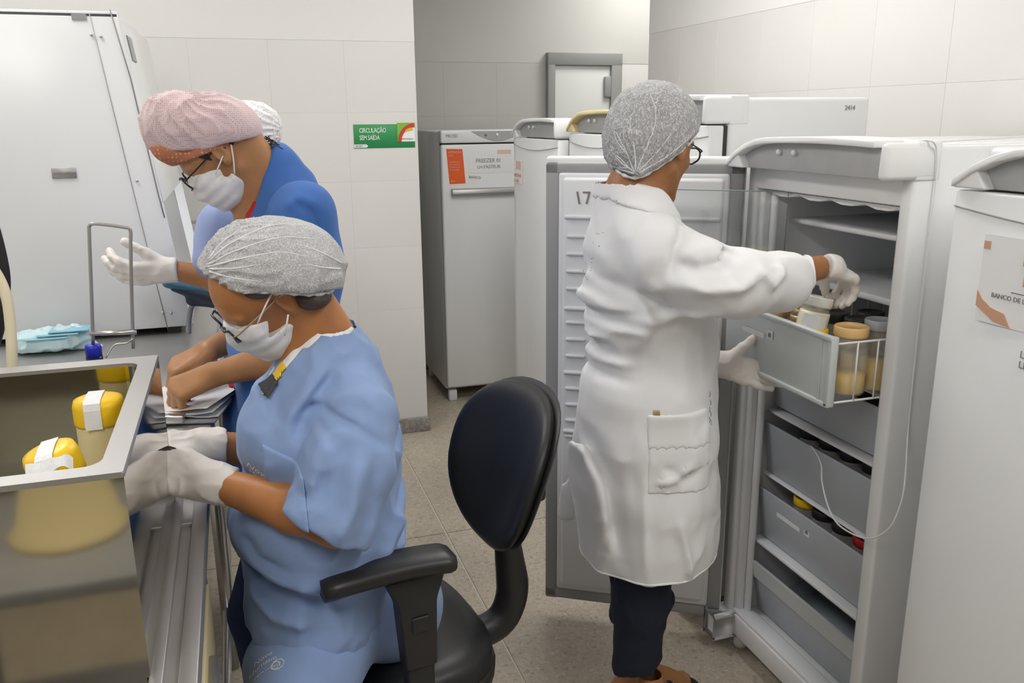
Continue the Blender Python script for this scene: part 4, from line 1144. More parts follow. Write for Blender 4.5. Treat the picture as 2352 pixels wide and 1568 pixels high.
# beige tub upside down on a dark trolley facing the bath (seen in the polished front)
tb = empty('plastic_tub', (-0.405, 0.05, 0.735), 'upturned beige plastic tub mirrored in the polished bath front', 'tub')
MB().lathe([(0.118, 0.0), (0.120, 0.012), (0.108, 0.014), (0.078, 0.150), (0.072, 0.158), (0.02, 0.160)], n=28).build('tub', 'beige_plastic', tb, False)
tr = empty('trolley', (-0.405, 0.05, 0.0), 'dark trolley carrying the beige tub', 'trolley')
MB().box((-0.28, -0.25, 0.70), (0.28, 0.25, 0.735), 0.006).build('shelf', 'grey_panel', tr, False)
MB().box((-0.28, -0.25, 0.20), (0.28, 0.25, 0.23), 0.006).build('shelf', 'grey_panel', tr, False)
for x in (-0.26, 0.26):
    for y in (-0.23, 0.23):
        MB().tube([(x, y, 0), (x, y, 0.71)], 0.014, 8).build('leg', 'grey_panel', tr, False)

# ------------------------------------------------------------------ office chair
CH = empty('office_chair', (0.205, 1.575, 0), 'black vinyl office chair with armrests under the seated woman', 'chair', rz=math.radians(189))
def pad_mesh(hw, hd, layers, n=40, e=3.2, curve=None):
    """rounded cushion: superellipse outline, layers (scale inset, z)"""
    vs = []; fs = []
    for ins, z in layers:
        for k in range(n):
            a = 2 * math.pi * k / n; c, s_ = math.cos(a), math.sin(a)
            x = (hd - ins) * math.copysign(abs(c) ** (2 / e), c); y = (hw - ins) * math.copysign(abs(s_) ** (2 / e), s_)
            vs.append((x, y, z + (curve(x, y) if curve else 0)))
    for L in range(len(layers) - 1):
        for k in range(n):
            k2 = (k + 1) % n; fs.append((L * n + k, L * n + k2, (L + 1) * n + k2, (L + 1) * n + k))
    fs.append(tuple(range(n))[::-1])
    c0 = len(vs); L = len(layers) - 1
    vs.append((0, 0, layers[-1][1])); fs += [(L * n + k, L * n + (k + 1) % n, c0) for k in range(n)]
    return MB().add(vs, fs, True)
ST = 0.585
seat = pad_mesh(0.225, 0.215, [(0.03, ST - 0.07), (0.008, ST - 0.064), (0.0, ST - 0.045), (0.004, ST - 0.018), (0.016, ST - 0.004), (0.05, ST + 0.003), (0.12, ST + 0.002)], curve=lambda x, y: -0.02 * max(0, x - 0.12) / 0.1)
st = seat.build('seat', 'black_vinyl', CH, False)
pad_mesh(0.228, 0.218, [(0.02, ST - 0.085), (0.002, ST - 0.078), (0.0, ST - 0.052), (0.01, ST - 0.048)]).build('seat_shell', 'black_plastic', CH, False)
# backrest: oval shell curved around the sitter
BC = Vector((-0.300, 0.0, 0.885))
def back_surface(hw, hh, off, n=44, rings=9, thick=0.045):
    vs = []; fs = []
    def pt(r, a, side):
        c, s_ = math.cos(a), math.sin(a)
        ww = hw * (1.0 + 0.12 * s_)
        y = r * ww * math.copysign(abs(c) ** 0.85, c); z = r * hh * math.copysign(abs(s_) ** 0.85, s_)
        x = 1.15 * y * y - 0.36 * z - 0.25 * z * z
        edge = (1 - max(0, (r - 0.72) / 0.28) ** 2)
        x += side * (thick * 0.5 * math.sqrt(max(edge, 0)))
        return (BC.x + x + off, y, BC.z + z)
    for side in (1, -1):
        base = len(vs)
        vs.append(pt(0, 0, side))
        for i in range(1, rings + 1):
            for k in range(n): vs.append(pt(math.sin(i / rings * math.pi / 2) if i < rings else 1.0, 2 * math.pi * k / n, side))
        for k in range(n):
            q = (base, base + 1 + k, base + 1 + (k + 1) % n); fs.append(q if side > 0 else q[::-1])
        for i in range(rings - 1):
            for k in range(n):
                k2 = (k + 1) % n
                q = (base + 1 + i * n + k, base + 1 + (i + 1) * n + k, base + 1 + (i + 1) * n + k2, base + 1 + i * n + k2)
                fs.append(q if side > 0 else q[::-1])
    return MB().add(vs, fs, True)
back_surface(0.192, 0.166, 0.0).build('backrest', 'black_vinyl', CH, False)
back_surface(0.195, 0.169, -0.020, thick=0.022).build('backrest_shell', 'black_plastic', CH, False)
m = MB()
m.box((BC.x - 0.075, -0.05, 0.80), (BC.x - 0.020, 0.05, 0.90), 0.012)
m.build('back_plate', 'black_plastic', CH, False)
m = MB(); m.tube(spline([(BC.x - 0.03, 0, 0.87), (BC.x - 0.01, 0, 0.82), (BC.x + 0.000, 0, 0.75), (BC.x - 0.005, 0, 0.66)], 5), 0.018, 12)
m.build('back_stem', 'black_plastic', CH, False)
m = MB()
lp = spline([(BC.x + 0.004, 0, 0.745), (BC.x - 0.006, 0, 0.66), (BC.x - 0.012, 0, 0.575), (BC.x + 0.015, 0, 0.515), (BC.x + 0.08, 0, 0.495), (BC.x + 0.20, 0, 0.495)], 5)
m.tube(lp, [0.026 + 0.010 * min(1, i / 8) for i in range(len(lp))], 14); m.build('back_bracket', 'black_plastic', CH, False)
for sgn in (1, -1):
    yv = sgn * 0.262
    m = MB()
    n = 10; ap = spline([(0.155, yv, 0.838), (0.12, yv, 0.848), (0.02, yv, 0.858), (-0.045, yv, 0.858), (-0.07, yv, 0.855)], 4)
    vs = []; fs = []
    sec = [(-0.036, -0.006), (-0.038, 0.006), (-0.030, 0.015), (0.030, 0.015), (0.038, 0.006), (0.036, -0.006), (0.026, -0.016), (-0.026, -0.016)]
    pc = Vector((0.03, yv, 0.85)); ap = [pc + Matrix.Rotation(math.radians(-8), 3, 'Z') @ (p - pc) + Vector((0.012, 0, 0.004)) for p in ap]
    for i, p in enumerate(ap):
        u = i / (len(ap) - 1); k_ = 0.55 + 0.45 * min(1, 4.5 * min(u, 1 - u) + 0.35)
        for a, bb in sec: vs.append((p.x, p.y + a * k_, p.z + bb * (0.8 + 0.2 * k_)))
    ns = len(sec)
    for i in range(len(ap) - 1):
        for k in range(ns): fs.append((i * ns + k, i * ns + (k + 1) % ns, (i + 1) * ns + (k + 1) % ns, (i + 1) * ns + k))
    fs.append(tuple(range(ns))[::-1]); fs.append(tuple((len(ap) - 1) * ns + k for k in range(ns)))
    arm = m.add(vs, fs, True).build('armrest', 'black_plastic', CH, False)
    m = MB()
    m.prism([(-0.045, 0.84), (0.065, 0.84), (0.045, 0.79), (0.036, 0.66), (-0.024, 0.66), (-0.028, 0.79)], 'y', yv - 0.018, yv + 0.018, 0.006)
    m.box((-0.020, yv - 0.014, 0.50), (0.032, yv + 0.014, 0.68), 0.005)
    m.box((-0.022, min(yv, yv - sgn * 0.12) - 0.005, 0.494), (0.034, max(yv, yv - sgn * 0.12) + 0.012, 0.508), 0.004)
    pst = m.build('arm_post', 'black_plastic', CH, False)
    MB().box((-0.010, yv + sgn * 0.017, 0.735), (0.022, yv + sgn * 0.022, 0.765), 0.003).build('height_button', 'black_plastic', pst)
MB().tube([(0, 0, 0.12), (0, 0, 0.52)], 0.025, 14).build('gas_column', 'black_plastic', CH, False)
MB().box((-0.09, -0.07, 0.485), (0.09, 0.07, 0.515), 0.008).build('mechanism', 'black_plastic', CH, False)
for k in range(5):
    a = 2 * math.pi * k / 5 + 0.3
    d = Vector((math.cos(a), math.sin(a), 0))
    MB().tube([d * 0.02 + Vector((0, 0, 0.13)), d * 0.15 + Vector((0, 0, 0.115)), d * 0.27 + Vector((0, 0, 0.085))], [0.026, 0.02, 0.014], 10).build('base_leg', 'black_plastic', CH, False)
    side = Vector((-d.y, d.x, 0))
    m = MB()
    for s_ in (1, -1):
        mm = Matrix.Translation(d * 0.27 + side * 0.016 * s_ + Vector((0, 0, 0.027))) @ side.to_track_quat('Z', 'Y').to_matrix().to_4x4()
        m.lathe([(0.018, -0.009), (0.027, -0.007), (0.027, 0.007), (0.018, 0.009)], n=14, mx=mm)
    m.tube([d * 0.27 + Vector((0, 0, 0.05)), d * 0.27 + Vector((0, 0, 0.09))], 0.008, 8)
    m.build('castor', 'black_plastic', CH, False)

# ------------------------------------------------------------------ people
def nrm(v):
    v = np.array(v, float); return v / np.linalg.norm(v)
def head_R(yaw, pitch, roll=0.0):
    y, p, r = map(math.radians, (yaw, pitch, roll))
    Rz = np.array([[math.cos(y), -math.sin(y), 0], [math.sin(y), math.cos(y), 0], [0, 0, 1]])
    Ry = np.array([[math.cos(p), 0, math.sin(p)], [0, 1, 0], [-math.sin(p), 0, math.cos(p)]])
    Rx = np.array([[1, 0, 0], [0, math.cos(r), -math.sin(r)], [0, math.sin(r), math.cos(r)]])
    return Rz @ Ry @ Rx
class Head:
    def __init__(s, pos, yaw, pitch, roll=0.0, sc=1.0):
        s.p = np.array(pos, float); s.R = head_R(yaw, pitch, roll); s.sc = sc
    def at(s, x, y, z): return s.p + s.sc * (s.R @ np.array([x, y, z], float))
    def d(s, x, y, z): return s.R @ np.array([x, y, z], float)
    def skull(s, S, g=0.0, k=0.02):
        S.ell(s.at(-0.012, 0, 0.035), (0.098 * s.sc + g, 0.076 * s.sc + g, 0.088 * s.sc + g), s.R, k)
        S.ell(s.at(0.020, 0, 0.010), (0.074 * s.sc + g, 0.066 * s.sc + g, 0.085 * s.sc + g), s.R, k)
    def face(s, S, g=0.0, k=0.016):
        c = s.sc
        S.ell(s.at(0.030, 0, -0.040), (0.062 * c + g, 0.056 * c + g, 0.072 * c + g), s.R, k)
        for sd in (1, -1):
            S.cone(s.at(-0.008, 0.052 * sd, -0.050), s.at(0.072, 0.016 * sd, -0.102), 0.017 * c + g, 0.016 * c + g, k=k)
            S.ell(s.at(0.064, 0.034 * sd, -0.022), (0.022 * c + g, 0.022 * c + g, 0.020 * c + g), s.R, k)
        S.ell(s.at(0.080, 0, -0.104), (0.017 * c + g, 0.020 * c + g, 0.015 * c + g), s.R, 0.010)
        S.cone(s.at(0.088, 0, 0.012), s.at(0.112, 0, -0.034), 0.007 * c + g, 0.0115 * c + g, k=0.010)
        for sd in (1, -1):
            S.ell(s.at(0.104, 0.012 * sd, -0.037), (0.009 * c + g, 0.008 * c + g, 0.007 * c + g), s.R, 0.006)
    def detail(s, S):
        c = s.sc
        for sd in (1, -1):
            S.ell(s.at(0.096, 0.032 * sd, 0.004), (0.017 * c, 0.019 * c, 0.013 * c), s.R, 0.010, 's')
            S.ell(s.at(0.078, 0.031 * sd, 0.003), (0.013 * c,) * 3, s.R, 0.003)
            S.cone(s.at(0.088, 0.014 * sd, 0.024), s.at(0.074, 0.050 * sd, 0.024), 0.008 * c, 0.007 * c, k=0.012)
            # ear: rim, bowl, lobe
            e = lambda x, y, z: s.at(x, (0.074 + y) * sd, z)
            S.ell(e(-0.014, 0.004, 0.000), (0.019 * c, 0.009 * c, 0.031 * c), s.R @ head_R(22 * sd, 0, 0), 0.006)
            S.ell(e(-0.010, 0.013, 0.003), (0.011 * c, 0.008 * c, 0.020 * c), s.R @ head_R(22 * sd, 0, 0), 0.004, 's')
            S.ell(e(-0.008, 0.003, -0.026), (0.009 * c, 0.006 * c, 0.010 * c), s.R, 0.005)
        S.ell(s.at(0.093, 0, -0.066), (0.011 * c, 0.024 * c, 0.007 * c), s.R, 0.006)
        S.ell(s.at(0.091, 0, -0.077), (0.011 * c, 0.021 * c, 0.008 * c), s.R, 0.006)
        S.cone(s.at(0.108, -0.022, -0.0715), s.at(0.108, 0.022, -0.0715), 0.0035 * c, k=0.004, mode='s')

def hand(S, w, f, n, right=True, sc=1.0, curls=((20, 30, 20),) * 4, spread=5, thumb=(45, 25, 20), g=0.0, tdown=0.35):
    f = nrm(f); n = np.array(n, float); n = nrm(n - f * (n @ f)); s_ = np.cross(n, f) if right else np.cross(f, n)
    w = np.array(w, float)
    off = (0.027, 0.009, -0.009, -0.026); bl = (0.088, 0.093, 0.087, 0.077)
    seg = ((0.042, 0.026, 0.021), (0.047, 0.029, 0.022), (0.043, 0.027, 0.021), (0.034, 0.021, 0.018))
    for i in range(4):
        kn = w + sc * (f * bl[i] + s_ * off[i])
        S.cone(w + s_ * off[i] * 0.55 * sc, kn, 0.0175 * sc + g, 0.0120 * sc + g, k=0.012 * sc)
        a = 0.0; sp = math.radians(spread * (1.5 - i))
        base = f * math.cos(sp) + s_ * math.sin(sp)
        p = kn
        for j in range(3):
            a += math.radians(curls[i][j])
            d = base * math.cos(a) - n * math.sin(a)
            q = p + d * seg[i][j] * sc
            r = (0.0100, 0.0090, 0.0082)[j] * (0.9 if i == 3 else 1) * sc + g
            S.cone(p, q, r, r * 0.92, k=0.005 if j else 0.007)
            p = q
    t0 = w + sc * (f * 0.022 + s_ * 0.020 - n * 0.008)
    a = math.radians(thumb[0])
    d = nrm(f * math.cos(a) + s_ * math.sin(a) - n * tdown)
    p = t0
    ax_in = nrm(f - n * 0.5)
    for j, L in enumerate((0.045, 0.033, 0.027)):
        q = p + d * L * sc
        S.cone(p, q, (0.0165, 0.0115, 0.0100)[j] * sc + g, (0.0120, 0.0105, 0.0088)[j] * sc + g, k=0.009 if j == 0 else 0.005)
        d = nrm(d + ax_in * math.tan(math.radians(thumb[1 + min(j, 1)])))
        p = q

def patch(base, off, fn, name, material, parent):
    """a piece of cloth lying on a garment: the garment's own surface, raised a little, bounded by fn(x,y,z)<0"""
    s = Solid.__new__(Solid)
    s.lo, s.h, s.n, s.ax = base.lo, base.h, base.n, base.ax
    X = s.ax[0][:, None, None]; Y = s.ax[1][None, :, None]; Z = s.ax[2][None, None, :]
    s.d = np.maximum(np.maximum(base.d - off, -(base.d + 0.006)), fn(X, Y, Z)).astype(np.float32)
    return s.build(name, material, parent)
def on_cloth(o, base, off=0.0012, d=(0, 1, 0)):
    """lays lettering on a garment: every vertex moves along d to the first surface met"""
    d = nrm(d); me = o.data
    P = np.array([v.co[:] for v in me.vertices])
    t = np.arange(-0.30, 0.30, 0.0012)
    for v, p in zip(me.vertices, P):
        Q = p + t[:, None] * d
        ok = ((Q > base.lo) & (Q < base.lo + base.h * (base.n - 1))).all(1)
        e = np.where(ok, base.sample(Q), 1.0)
        w_ = np.nonzero(e < 0)[0]
        if len(w_): v.co = p + d * (t[w_[0]] - off)
def glasses(H, parent, rim, temple, w=0.026, hh=0.019, xf=0.112):
    t = 0.0017
    m = MB()
    for sd in (1, -1):
        ring = [H.at(xf - 0.0015 * abs(math.cos(a)) - (0.006 if math.cos(a) * 1 > 0.3 else 0), 0.034 * sd + w * math.cos(a) * sd * 1.0, 0.004 + hh * math.copysign(abs(math.sin(a)) ** 0.8, math.sin(a))) for a in np.linspace(0, 2 * math.pi, 24, endpoint=False)]
        m.tube(ring, t * 1.25, 8, closed=True)
    m.tube([H.at(xf, -0.009, 0.010), H.at(xf + 0.003, 0, 0.012), H.at(xf, 0.009, 0.010)], t, 8)
    fr_ = m.build('glasses', rim, parent)
    for sd in (1, -1):
        m = MB()
        m.tube(spline([H.at(xf - 0.007, 0.060 * sd, 0.012), H.at(xf - 0.020, 0.069 * sd, 0.013), H.at(0.03, 0.0755 * sd, 0.014), H.at(-0.012, 0.080 * sd, 0.016), H.at(-0.03, 0.078 * sd, 0.0)], 4), t, 8)
        m.build('temple', temple, fr_)
    for sd in (1, -1):
        vs = [H.at(xf - 0.002, 0.034 * sd, 0.004)] + [H.at(xf - 0.003 - (0.005 if math.cos(a) > 0.3 else 0), 0.034 * sd + w * 0.96 * math.cos(a) * sd, 0.004 + hh * 0.96 * math.copysign(abs(math.sin(a)) ** 0.8, math.sin(a))) for a in np.linspace(0, 2 * math.pi, 20, endpoint=False)]
        MB().add(vs, [(0, 1 + k, 1 + (k + 1) % 20) for k in range(20)], True).build('lens', 'lens', fr_)
    return fr_
def eyes(H, body):
    for sd in (1, -1):
        MB().lathe([(0.0105 * math.sin(a), 0.0105 * -math.cos(a)) for a in np.linspace(0.15, math.pi - 0.15, 9)], H.at(0.0825, 0.031 * sd, 0.002), 14).build('eye', 'eye_white', body)
def mask(H, parent, h=0.003, top=0.006, back=-0.004, notch=None, loops=None):
    a, b = H.at(0.03, 0, -0.05), 0.16
    S = Solid(a - b, a + b, h)
    H.face(S, 0.007, 0.02)
    S.ell(H.at(0.055, 0, -0.055), (0.058, 0.060, 0.066), H.R, 0.02)
    S.cut(H.at(0.086, 0, top), H.d(-0.30, 0, 1))                    # upper edge over the nose
    S.cut(H.at(back + 0.012, 0, -0.05), H.d(-1, 0, 0.10))             # side edges
    S.cut(H.at(0.06, 0, -0.118), H.d(0.10, 0, -1))
    for sd in (1, -1):                                                # notch between the ear loops
        S.cone(H.at(back, 0.078 * sd, -0.042), H.at(0.045, 0.066 * sd, -0.036), 0.016, 0.002, k=0.004, mode='s')
    for n0, n1 in (notch or []): S.cone(n0, n1, 0.016, 0.004, k=0.003, mode='s')
    loc = lambda P: ((P - H.p) @ H.R)
    S.warp(lambda P: 0.0010 * np.sin(loc(P)[:, 2] * 260) * np.clip((loc(P)[:, 0] - 0.02) * 40, 0, 1))
    S.crumple(0.0012, 40, seed=4)
    mk = S.build('face_mask', 'mask_white', parent)
    for lp in (loops or []):
        MB().tube(spline(lp, 4), 0.0016, 6).build('ear_loop', 'mask_white', mk)
    for sd in ((-1,) if loops else (1, -1)):
        m = MB()
        m.tube(spline([H.at(back + 0.030, 0.064 * sd, -0.022), H.at(0.016, 0.0745 * sd, 0.006), H.at(-0.008, 0.081 * sd, 0.030), H.at(-0.026, 0.078 * sd, 0.018), H.at(-0.030, 0.072 * sd, -0.010), H.at(-0.006, 0.066 * sd, -0.055), H.at(back + 0.016, 0.062 * sd, -0.066)], 5), 0.0017, 6)
        m.build('ear_loop', 'mask_white', mk)
    return mk
def shoe(p, d, parent, material='black_plastic'):
    p = np.array(p, float); d = nrm(d)
    lo = np.minimum(p - 0.1 * np.abs(d) - 0.08, p + d * 0.2 - 0.08); hi = np.maximum(p + 0.08, p + d * 0.2 + 0.08); lo[2] = -0.01; hi[2] = 0.16
    S = Solid(lo, hi, 0.006)
    S.cone(p + d * -0.03 + V3(0, 0, 0.045), p + d * 0.15 + V3(0, 0, 0.03), 0.042, 0.036).cone(p + V3(0, 0, 0.09), p + d * -0.01 + V3(0, 0, 0.05), 0.042, 0.045).cut((0, 0, 0.002), (0, 0, -1))
    return S.build('shoe', material, parent)

def pleats(S, c, ax_, n, amp, r0, r1, seed=0):
    """gathers running out from the point c around the axis ax_"""
    c = np.array(c, float); ax_ = nrm(ax_)
    u = nrm(np.cross(ax_, (0.3, 0.2, 0.9))); v = np.cross(ax_, u)
    def f(P):
        q = P - c; r = np.linalg.norm(q, axis=1)
        a = np.arctan2(q @ v, q @ u)
        a = a + 0.10 * np.sin(r * 60 + seed)
        wv = 1 - np.abs(np.sin(a * n * 0.5))
        return amp * (wv ** 2 - 0.25) * np.clip(r / r0 - 0.2, 0.0, 1) * np.clip(1 - (r - r0) / (r1 - r0), 0, 1)
    S.warp(f)

def pleat_lines(net, S, lines, r=0.0016):
    for pts in lines:
        c = S.on_y(spline(pts, 6), r * 0.3)
        MB().tube(c, [r * (1.25 - 0.9 * i / len(c)) for i in range(len(c))], 6).build('pleat', 'mask_white', net)
def hem(S, c, nn, r, name, material, parent, far=0.25, k=56):
    e = S.edge(c, nn, far, k)
    if e is not None: return MB().tube(e, r, 6, closed=True).build(name, material, parent)
def band(fa, fb, hw, y):
    """strip between two points seen from the side, half width hw"""
    fa, fb = np.array(fa), np.array(fb); d = fb - fa; d[1] = 0; L = np.linalg.norm(d); d = d / L
    return lambda X, Y, Z: np.maximum(np.maximum(np.abs(-(X - fa[0]) * d[2] + (Z - fa[2]) * d[0]) - hw, np.abs((X - fa[0]) * d[0] + (Z - fa[2]) * d[2] - L / 2) - L / 2), Y - y)
# ================= the seated woman =================
B = empty('person', (0.1071, 1.5000, 0.6845), 'person in pale blue scrubs with white hairnet, seated on the black chair', 'person')
HB = Head((0.0368, 1.5200, 1.3146), 184, 42, -19, 0.87)
bS1, bE1, bW1 = V3(*(0.1609, 1.3850, 1.1125)), V3(*(0.1119, 1.3100, 0.9620)), V3(*(-0.0673, 1.4350, 0.9991))
bS2, bE2, bW2 = V3(*(0.0895, 1.7000, 1.0378)), V3(*(0.0560, 1.7100, 0.9245)), V3(*(-0.0679, 1.6000, 1.0087))
bN = V3(*(0.1278, 1.5300, 1.1971))
S = Solid((-0.16, 1.24, 0.72), (0.40, 1.82, 1.46), 0.0036)
HB.skull(S); HB.face(S); HB.detail(S)
S.cone(HB.at(-0.045, 0, -0.03), bN + V3(0.02, 0, -0.02), 0.050, 0.060, k=0.03).cone(HB.at(-0.01, 0, -0.07), bN + V3(-0.03, 0, -0.02), 0.040, 0.050, k=0.02)
S.cone((0.1102, 1.5200, 0.7665), (0.1304, 1.5300, 1.1137), 0.09, 0.085, flat=((0, 1, 0), 0.75), k=0.03)
S.chain([bS1 + V3(-0.01, 0.03, -0.01), bE1], [0.030, 0.040]).chain([bE1, bE1 * 0.65 + bW1 * 0.35, bW1], [0.043, 0.041, 0.027])
S.chain([bS2, bE2], [0.045, 0.040]).chain([bE2, bE2 * 0.6 + bW2 * 0.4, bW2], [0.040, 0.037, 0.026])
for sd in (1, -1):                                       # neck cords
    S.cone(HB.at(-0.03, 0.058 * sd, -0.04), bN + V3(-0.03, -0.02 * sd, -0.02), 0.011, 0.009, k=0.02)
body_B = S.build('body', 'skin_tan', B)
eyes(HB, body_B)
# scrub top
T = Solid((-0.10, 1.20, 0.56), (0.42, 1.86, 1.24), 0.0038)
cutn = [((0.1675, 1.5300, 1.2604), (-0.66, 0, 0.75))]
FL = ((0, 1, 0), 0.78)
T.chain([(0.0933, 1.5000, 0.7526), (0.1109, 1.5000, 0.8767), (0.1188, 1.5100, 1.0114), (0.1280, 1.5200, 1.0919)], [0.132, 0.139, 0.130, 0.114], k=0.03, flat=FL)
T.chain([(0.1280, 1.5200, 1.0919), (0.1385, 1.5300, 1.1672), (0.1293, 1.5300, 1.2198)], [0.112, 0.080, 0.056], k=0.03, flat=FL, cut=cutn)
T.cone((0.0882, 1.5000, 1.1276), (0.0578, 1.5100, 1.1684), 0.070, 0.045, k=0.03, cut=cutn)
T.ell((0.0380, 1.5000, 1.0633), (0.072, 0.13, 0.075), k=0.03)
T.ell((0.0250, 1.5000, 0.8905), (0.085, 0.135, 0.09), k=0.04)
T.cone((0.0908, 1.4900, 0.7678), (0.0647, 1.4500, 0.7046), 0.125, 0.115, k=0.03, flat=((0, 1, 0), 0.85))
T.cone(bS1 + V3(0.01, 0.02, 0.0), bS2 + V3(0.02, -0.02, 0), 0.060, 0.058, k=0.04)
hemc = V3(*(0.0979, 1.3450, 0.9501)); hemn = V3(-0.60, -0.10, -0.79)
sl = [V3(*(0.1704, 1.3750, 1.1109)), V3(*(0.1431, 1.3300, 1.0419)), V3(*(0.0995, 1.3000, 0.9610)), V3(*(0.0782, 1.2900, 0.9267))]
hemcut = [(hemc, hemn)]
T.chain(sl, [0.058, 0.074, 0.073, 0.071], k=0.010, cut=hemcut)
T.chain(sl[2:], [0.048, 0.052], k=0.003, mode='s', cut=[(hemc - hemn * 0.045, -hemn)])
s2 = [bS2, bE2 + (bE2 - bS2) * 0.1]
T.chain(s2, [0.060, 0.062], k=0.03, cut=[(bE2, nrm(bE2 - bS2))])
T.cut((0.0667, 1.4400, 0.7121), (-0.12, 0.15, -1))
T.cut((0, 0, 0.60), (0, 0, -1))
near = 1.50
# folds of the cloth
T.fold([(0.0729, 1.4000, 1.1256), (0.1095, 1.4000, 1.1368), (0.1524, 1.4000, 1.1218), (0.2100, 1.4000, 1.0777)], 0.006, -0.0070, 1.0, near)       # armhole seam
T.fold([(0.0838, 1.3300, 1.0079), (0.1115, 1.3300, 1.0578), (0.1393, 1.3300, 1.1112)], 0.016, -0.0112, 1.0, near)
T.fold([(0.0607, 1.3300, 1.0267), (0.0853, 1.3300, 1.0841), (0.1067, 1.3300, 1.1152)], 0.014, 0.0126, 1.0, near)
T.fold([(0.0950, 1.3300, 0.9632), (0.1301, 1.3300, 1.0127), (0.1518, 1.3300, 1.0830)], 0.014, 0.0112, 1.0, near)
T.fold([(0.1327, 1.3300, 0.9332), (0.1655, 1.3300, 1.0036), (0.1806, 1.3300, 1.0870)], 0.014, -0.0098, 1.0, near)
T.fold([(0.0375, 1.4200, 1.1113), (0.0840, 1.4200, 1.1604), (0.1297, 1.4500, 1.2018)], 0.013, 0.0098)
T.fold([(0.0530, 1.4200, 1.0780), (0.1012, 1.4200, 1.1470), (0.1438, 1.4500, 1.1886)], 0.012, -0.0084)
T.fold([(0.0063, 1.4200, 1.0760), (0.0471, 1.4200, 1.1451), (0.0807, 1.4500, 1.1831)], 0.013, -0.0084)
T.fold([(0.1788, 1.4200, 0.8515), (0.2306, 1.4500, 0.9075), (0.2607, 1.4500, 0.9467)], 0.014, 0.0126)
T.fold([(0.1929, 1.4200, 0.8139), (0.2371, 1.4500, 0.8711), (0.2655, 1.4500, 0.9021)], 0.012, -0.0140)
T.fold([(0.1922, 1.4200, 0.9610), (0.2322, 1.4500, 1.0362), (0.2505, 1.4500, 1.0925)], 0.012, -0.0098)
T.fold([(-0.0441, 1.4200, 0.8564), (-0.0145, 1.4200, 0.8170), (0.0451, 1.4200, 0.8145), (0.1358, 1.4200, 0.7845)], 0.014, -0.0196)
T.fold([(-0.0388, 1.4200, 0.8764), (0.0174, 1.4200, 0.8453), (0.0923, 1.4200, 0.8363)], 0.014, 0.0126)
T.fold([(-0.0412, 1.4200, 0.8050), (-0.0026, 1.4200, 0.7786), (0.0728, 1.4200, 0.7727)], 0.012, 0.0126)
T.fold([(-0.0354, 1.4200, 0.9172), (-0.0170, 1.4200, 0.8767), (0.0260, 1.4200, 0.8608)], 0.010, -0.0112)
T.crumple(0.008, 11, (1, 1, 0.55), 5)
T.crumple(0.0045, 24, (1, 1, 0.7), 9)
top_B = T.build('scrub_top', 'scrub_light', B, 3)
un = T
uv = Solid((-0.06, 1.30, 0.95), (0.34, 1.76, 1.24), 0.003)
ucut = [(V3(*cutn[0][0]) + V3(-0.010, 0, 0.012), cutn[0][1])]
uv.chain([(0.1280, 1.5200, 1.0919), (0.1385, 1.5300, 1.1672), (0.1293, 1.5300, 1.2198)], [0.105, 0.073, 0.050], k=0.03, flat=FL, cut=ucut)
uv.cone((0.0920, 1.5000, 1.1272), (0.0615, 1.5100, 1.1681), 0.064, 0.040, k=0.03, cut=ucut)
uv.build('undershirt', 'undershirt', B, 4)
# chest pocket and printed marks
pl0, pl1 = V3(*(0.0062, 1.4000, 1.0834)), V3(*(0.0639, 1.4000, 0.9965))
patch(T, 0.004, lambda X, Y, Z: np.maximum(np.maximum(pl0[0] - X + 0 * Z, X - pl1[0]), np.maximum(np.maximum(pl1[2] - 0.015 - Z, Z - (pl0[2] - (X - pl0[0]) * 0.45)), Y - 1.46)), 'chest_pocket', 'scrub_light', top_B)
for txt, px_, sz in (('Novo', (-0.0221, 1.4000, 1.0287), 0.016), ('Humano', (-0.0189, 1.4000, 1.0165), 0.013)):
    o = lettering('lettering', txt, sz, frame(px_, (1, 0, -0.30), (0.30, 0, 1)), 'label_paper', top_B); on_cloth(o, T)
ring = MB().tube([V3(*(0.0214, 1.4000, 1.0067)) + V3(0.010 * math.cos(a), 0, 0.009 * math.sin(a)) for a in np.linspace(0, 6.28, 16, endpoint=False)], 0.0012, 5, closed=True).build('emblem', 'label_paper', top_B)
on_cloth(ring, T)
# lanyard badge, neckline and hems
patch(T, 0.0035, band((0.0529, 1.4000, 1.1909), (0.0320, 1.4000, 1.1630), 0.008, 1.50), 'lanyard', 'yellow_lid', B)
bdg = patch(T, 0.0045, band((0.0366, 1.4000, 1.1693), (0.0153, 1.4000, 1.1452), 0.011, 1.50), 'badge', 'ink_dark', B)
for q in range(5):
    px0 = V3(*(0.0321, 1.4000, 1.1645)) + V3(-0.0035 * q + 0.004 * (q % 2), 0, -0.0045 * q)
    patch(T, 0.0056, band(px0, px0 + V3(-0.004, 0, -0.003), 0.0016, 1.50), 'badge_print', 'gold_lid', bdg)
hem(T, hemc - 0.004 * nrm(hemn), hemn, 0.0028, 'sleeve_hem', 'scrub_light', top_B, 0.10)
